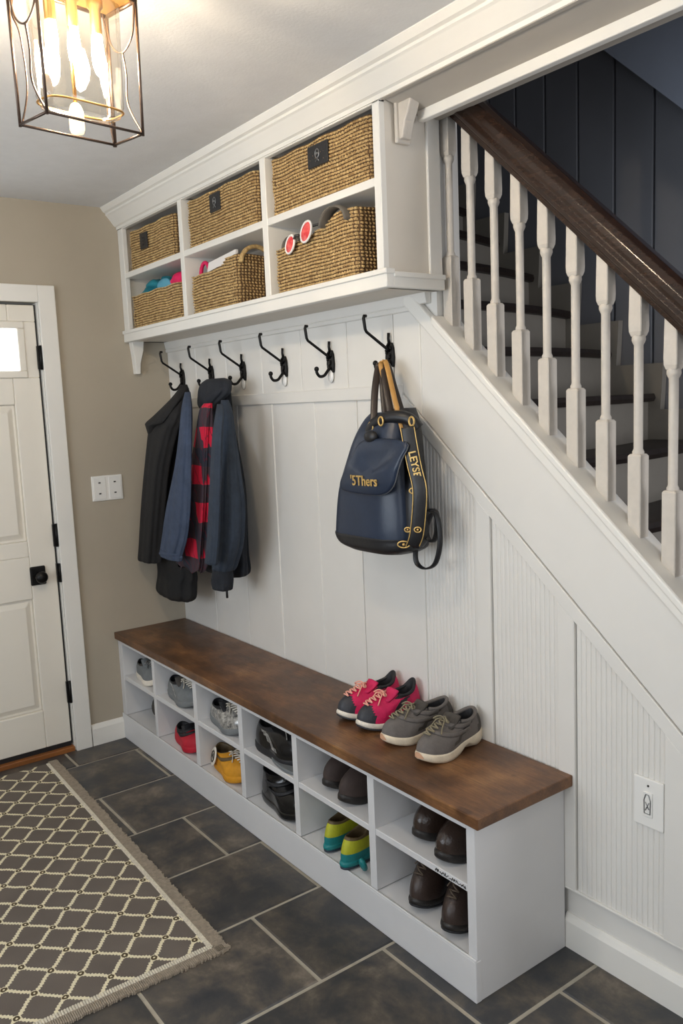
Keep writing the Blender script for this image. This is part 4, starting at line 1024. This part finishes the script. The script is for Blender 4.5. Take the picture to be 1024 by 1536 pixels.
for k in range(n):
    y = lerp(ry0, ry1+.03, k/n); w = (ry1-ry0)/n*.72; j = R.uniform(-.004,.004)
    fg.box((rx1+.004,y,.001),(rx1+.036+j,y+w,.0085))
fg.box((rx0-.02,ry1+.002,.0008),(rx1+.034,ry1+.036,.005)); fg.box((rx1,ry0,.0008),(rx1+.03,ry1+.03,.005))
fg.build('ribbed_border', FRG, rug)

rug.rotation_euler = (0,0,-.024); rug.location = (.978,-.806,0)
# ================================================================== LANTERN
lampx = thing('ceiling_lantern','bronze wire lantern with glowing bulbs and glass fixed to the ceiling','ceiling light',(2.055,-1.12,2.465))
FA, FB = Vector((1.992,-1.036,0)), Vector((2.087,-1.014,0)); FL = Vector((2.025,-1.24,0)); FR = Vector((2.118,-1.20,0))
FR = FB+FL-FA
cen = (FA+FB+FL+FR)/4
zb, zt_ = 2.11, 2.365
corn = [FA,FB,FR,FL]
def cz(p, z, s=1.0): q = cen+(p-cen)*s; return Vector((q.x,q.y,z))
m = MB()
for p in corn: m.tube([cz(p,zb-.004), cz(p,zt_+.004,1.03)], .0045 if p is FA else .0032, 8)
for i in range(4):
    a, b_ = corn[i], corn[(i+1)%4]
    m.tube([cz(a,zb), cz(b_,zb)], .0028, 8); m.tube([cz(a,zt_,1.03), cz(b_,zt_,1.03)], .0045, 8)
m.build('outer_frame', BRONZE, lampx)
m = MB(); ps4 = [cz(p,0,1.0) for p in corn]
m.loft([[cz(p,zt_+.002,1.0) for p in corn],[cz(p,zt_+.03,.86) for p in corn],[cz(p,ZC-.001,.8) for p in corn]], smooth=False)
m.build('brass_pan', BRASS, lampx)
# scroll wires on the sides
for (p,q) in ((FR,FL),(FB,FA)):
    a = cz(p,zt_); b_ = cz(q,zt_); mid = (a+b_)/2
    m = MB(); m.tube(spline([a, a.lerp(mid,.25)+Vector((0,0,-.06)), mid+Vector((0,0,-.085)), mid.lerp(b_,.75)+Vector((0,0,-.06)), b_],6), .0022, 6); m.build('scroll_wire', BRONZE, lampx)
    c1_ = mid.lerp(a,.15); m = MB(); m.tube(spline([mid+Vector((0,0,-.085)), c1_+Vector((0,0,-.13)), c1_+Vector((0,0,-.19)), cz(p,zb)],8), .0022, 6); m.build('scroll_wire', BRONZE, lampx)
for p in (FA,FL):
    m = MB(); m.tube(spline([cz(p,zt_,.9), cz(p,zt_-.05,.98), cz(p,zt_-.09,.88), cz(p,zb+.07,.84), cz(p,zb,.97)],8), .002, 6); m.build('scroll_wire', BRONZE, lampx)
def glassmat():
    g = bpy.data.materials.new('clear_glass'); g.use_nodes = True; nt = g.node_tree; nt.nodes.clear(); L = nt.links.new
    o = nt.nodes.new('ShaderNodeOutputMaterial'); t = nt.nodes.new('ShaderNodeBsdfTransparent'); gl_ = nt.nodes.new('ShaderNodeBsdfGlossy'); gl_.inputs['Roughness'].default_value = .04
    t.inputs['Color'].default_value = (.97,.95,.9,1)
    f = nt.nodes.new('ShaderNodeLayerWeight'); f.inputs['Blend'].default_value = .22
    mx = nt.nodes.new('ShaderNodeMixShader'); L(f.outputs['Facing'], mx.inputs[0]); L(t.outputs[0], mx.inputs[1]); L(gl_.outputs[0], mx.inputs[2]); L(mx.outputs[0], o.inputs[0]); return g
GLASS = glassmat()
m = MB()
def rring(z, s, n=40):
    out_ = []
    ex = (FB-FA)/2*s; ey = (FL-FA)/2*s
    for k in range(n):
        q = 2*PI*k/n; c_, s_ = math.cos(q), math.sin(q)
        v = cen + ex*math.copysign(abs(c_)**.55,c_) + ey*math.copysign(abs(s_)**.55,s_); out_.append((v.x,v.y,z))
    return out_
m.loft([rring(zt_-.01,.86), rring(zt_-.10,.84), rring(zb+.05,.82), rring(zb+.03,.74), rring(zb+.026,.6)], cap0=False, cap1=False)
m.build('glass_shade', GLASS, lampx)
m = MB(); m.tube(rring(zb+.04,.80), .0022, 6, closed=True); m.build('shade_ring', BRASS, lampx)
BULB = bpy.data.materials.new('glowing_bulb'); BULB.use_nodes = True; q = BULB.node_tree.nodes['Principled BSDF']
q.inputs['Base Color'].default_value = (1,.9,.7,1); q.inputs['Emission Color'].default_value = (1,.83,.62,1); q.inputs['Emission Strength'].default_value = 540
FIL = bpy.data.materials.new('dim_filament_bulb'); FIL.use_nodes = True; q = FIL.node_tree.nodes['Principled BSDF']
q.inputs['Base Color'].default_value = (1,.85,.6,1); q.inputs['Emission Color'].default_value = (1,.7,.36,1); q.inputs['Emission Strength'].default_value = 1.6
ey = (FL-FA)/2
for s_ in (-.45,.05,.5):
    c = cen+ey*s_; c.z = 2.27
    m = MB(); m.lathe([(.001,-.05),(.006,-.045),(.011,-.03),(.0125,-.008),(.011,.012),(.009,.03)], c, 16); b_ = m.build('bulb', BULB, lampx)
    m = MB(); m.lathe([(.010,.028),(.011,.03),(.011,.075),(.016,.08),(.016,.1)], c, 14); m.build('socket', BRASS, b_)
c = cen+ey*.12; c.z = zb-.0
m = MB(); m.lathe([(.001,-.012),(.012,-.01),(.0145,-.003),(.0145,.03),(.010,.042),(.006,.046)], c, 16); b_ = m.build('filament_bulb', FIL, lampx)
m = MB(); m.tube([c+Vector((0,0,.04)), c+Vector((0,0,.22))], .004, 8); m.build('stem', BRASS, b_)

# ================================================================== LIGHT
def area(name, loc, rot, sx, sy, power, col):
    l = bpy.data.lights.new(name,'AREA'); l.shape = 'RECTANGLE'; l.size = sx; l.size_y = sy; l.energy = power; l.color = col
    o = bpy.data.objects.new(name, l); COL.objects.link(o); o.location = loc; o.rotation_euler = rot; return o
area('unseen_window_fill', ((WX0+WX1)/2, YF-.01, (WZ0+WZ1)/2), (PI/2+.6,0,0), WX1-WX0-.1, WZ1-WZ0-.1, 58, (.84,.92,1))  # fill from the unseen front window
area('unseen_window_fill', (XR+.01, (VY0+VY1)/2, (WZ0+WZ1)/2), (PI/2,0,PI/2), VY1-VY0-.1, WZ1-WZ0-.1, 16, (.92,.96,1))  # fill from the unseen right window
area('unseen_window_fill', (XR+.01, .575, (WZ0+WZ1)/2), (PI/2,0,PI/2), .65, WZ1-WZ0-.1, 24, (.97,.97,1))  # added lamp at a made-up window, brightens the stair risers
# unseen fill lamp added behind the camera to even out the light
m = MB(); m.lathe([(.001,-.09),(.09,-.08),(.15,-.05),(.17,-.015),(.17,0)], (3.3,-2.5,ZC), 24)
GLOBE = bpy.data.materials.new('fill_lamp_opal'); GLOBE.use_nodes = True; q = GLOBE.node_tree.nodes['Principled BSDF']; q.inputs['Emission Color'].default_value = (1,.88,.7,1); q.inputs['Emission Strength'].default_value = 14
tag(m.build('added_fill_lamp', GLOBE), 'added unseen opal fill lamp behind the viewpoint', 'ceiling light')
w = bpy.data.worlds.new('world'); S.world = w; w.use_nodes = True
bg = w.node_tree.nodes['Background']; bg.inputs['Color'].default_value = (.75,.85,1,1); bg.inputs['Strength'].default_value = .6
S.view_settings.view_transform = 'Standard'; S.view_settings.look = 'None'; S.view_settings.gamma = 1; S.view_settings.exposure = 0.0
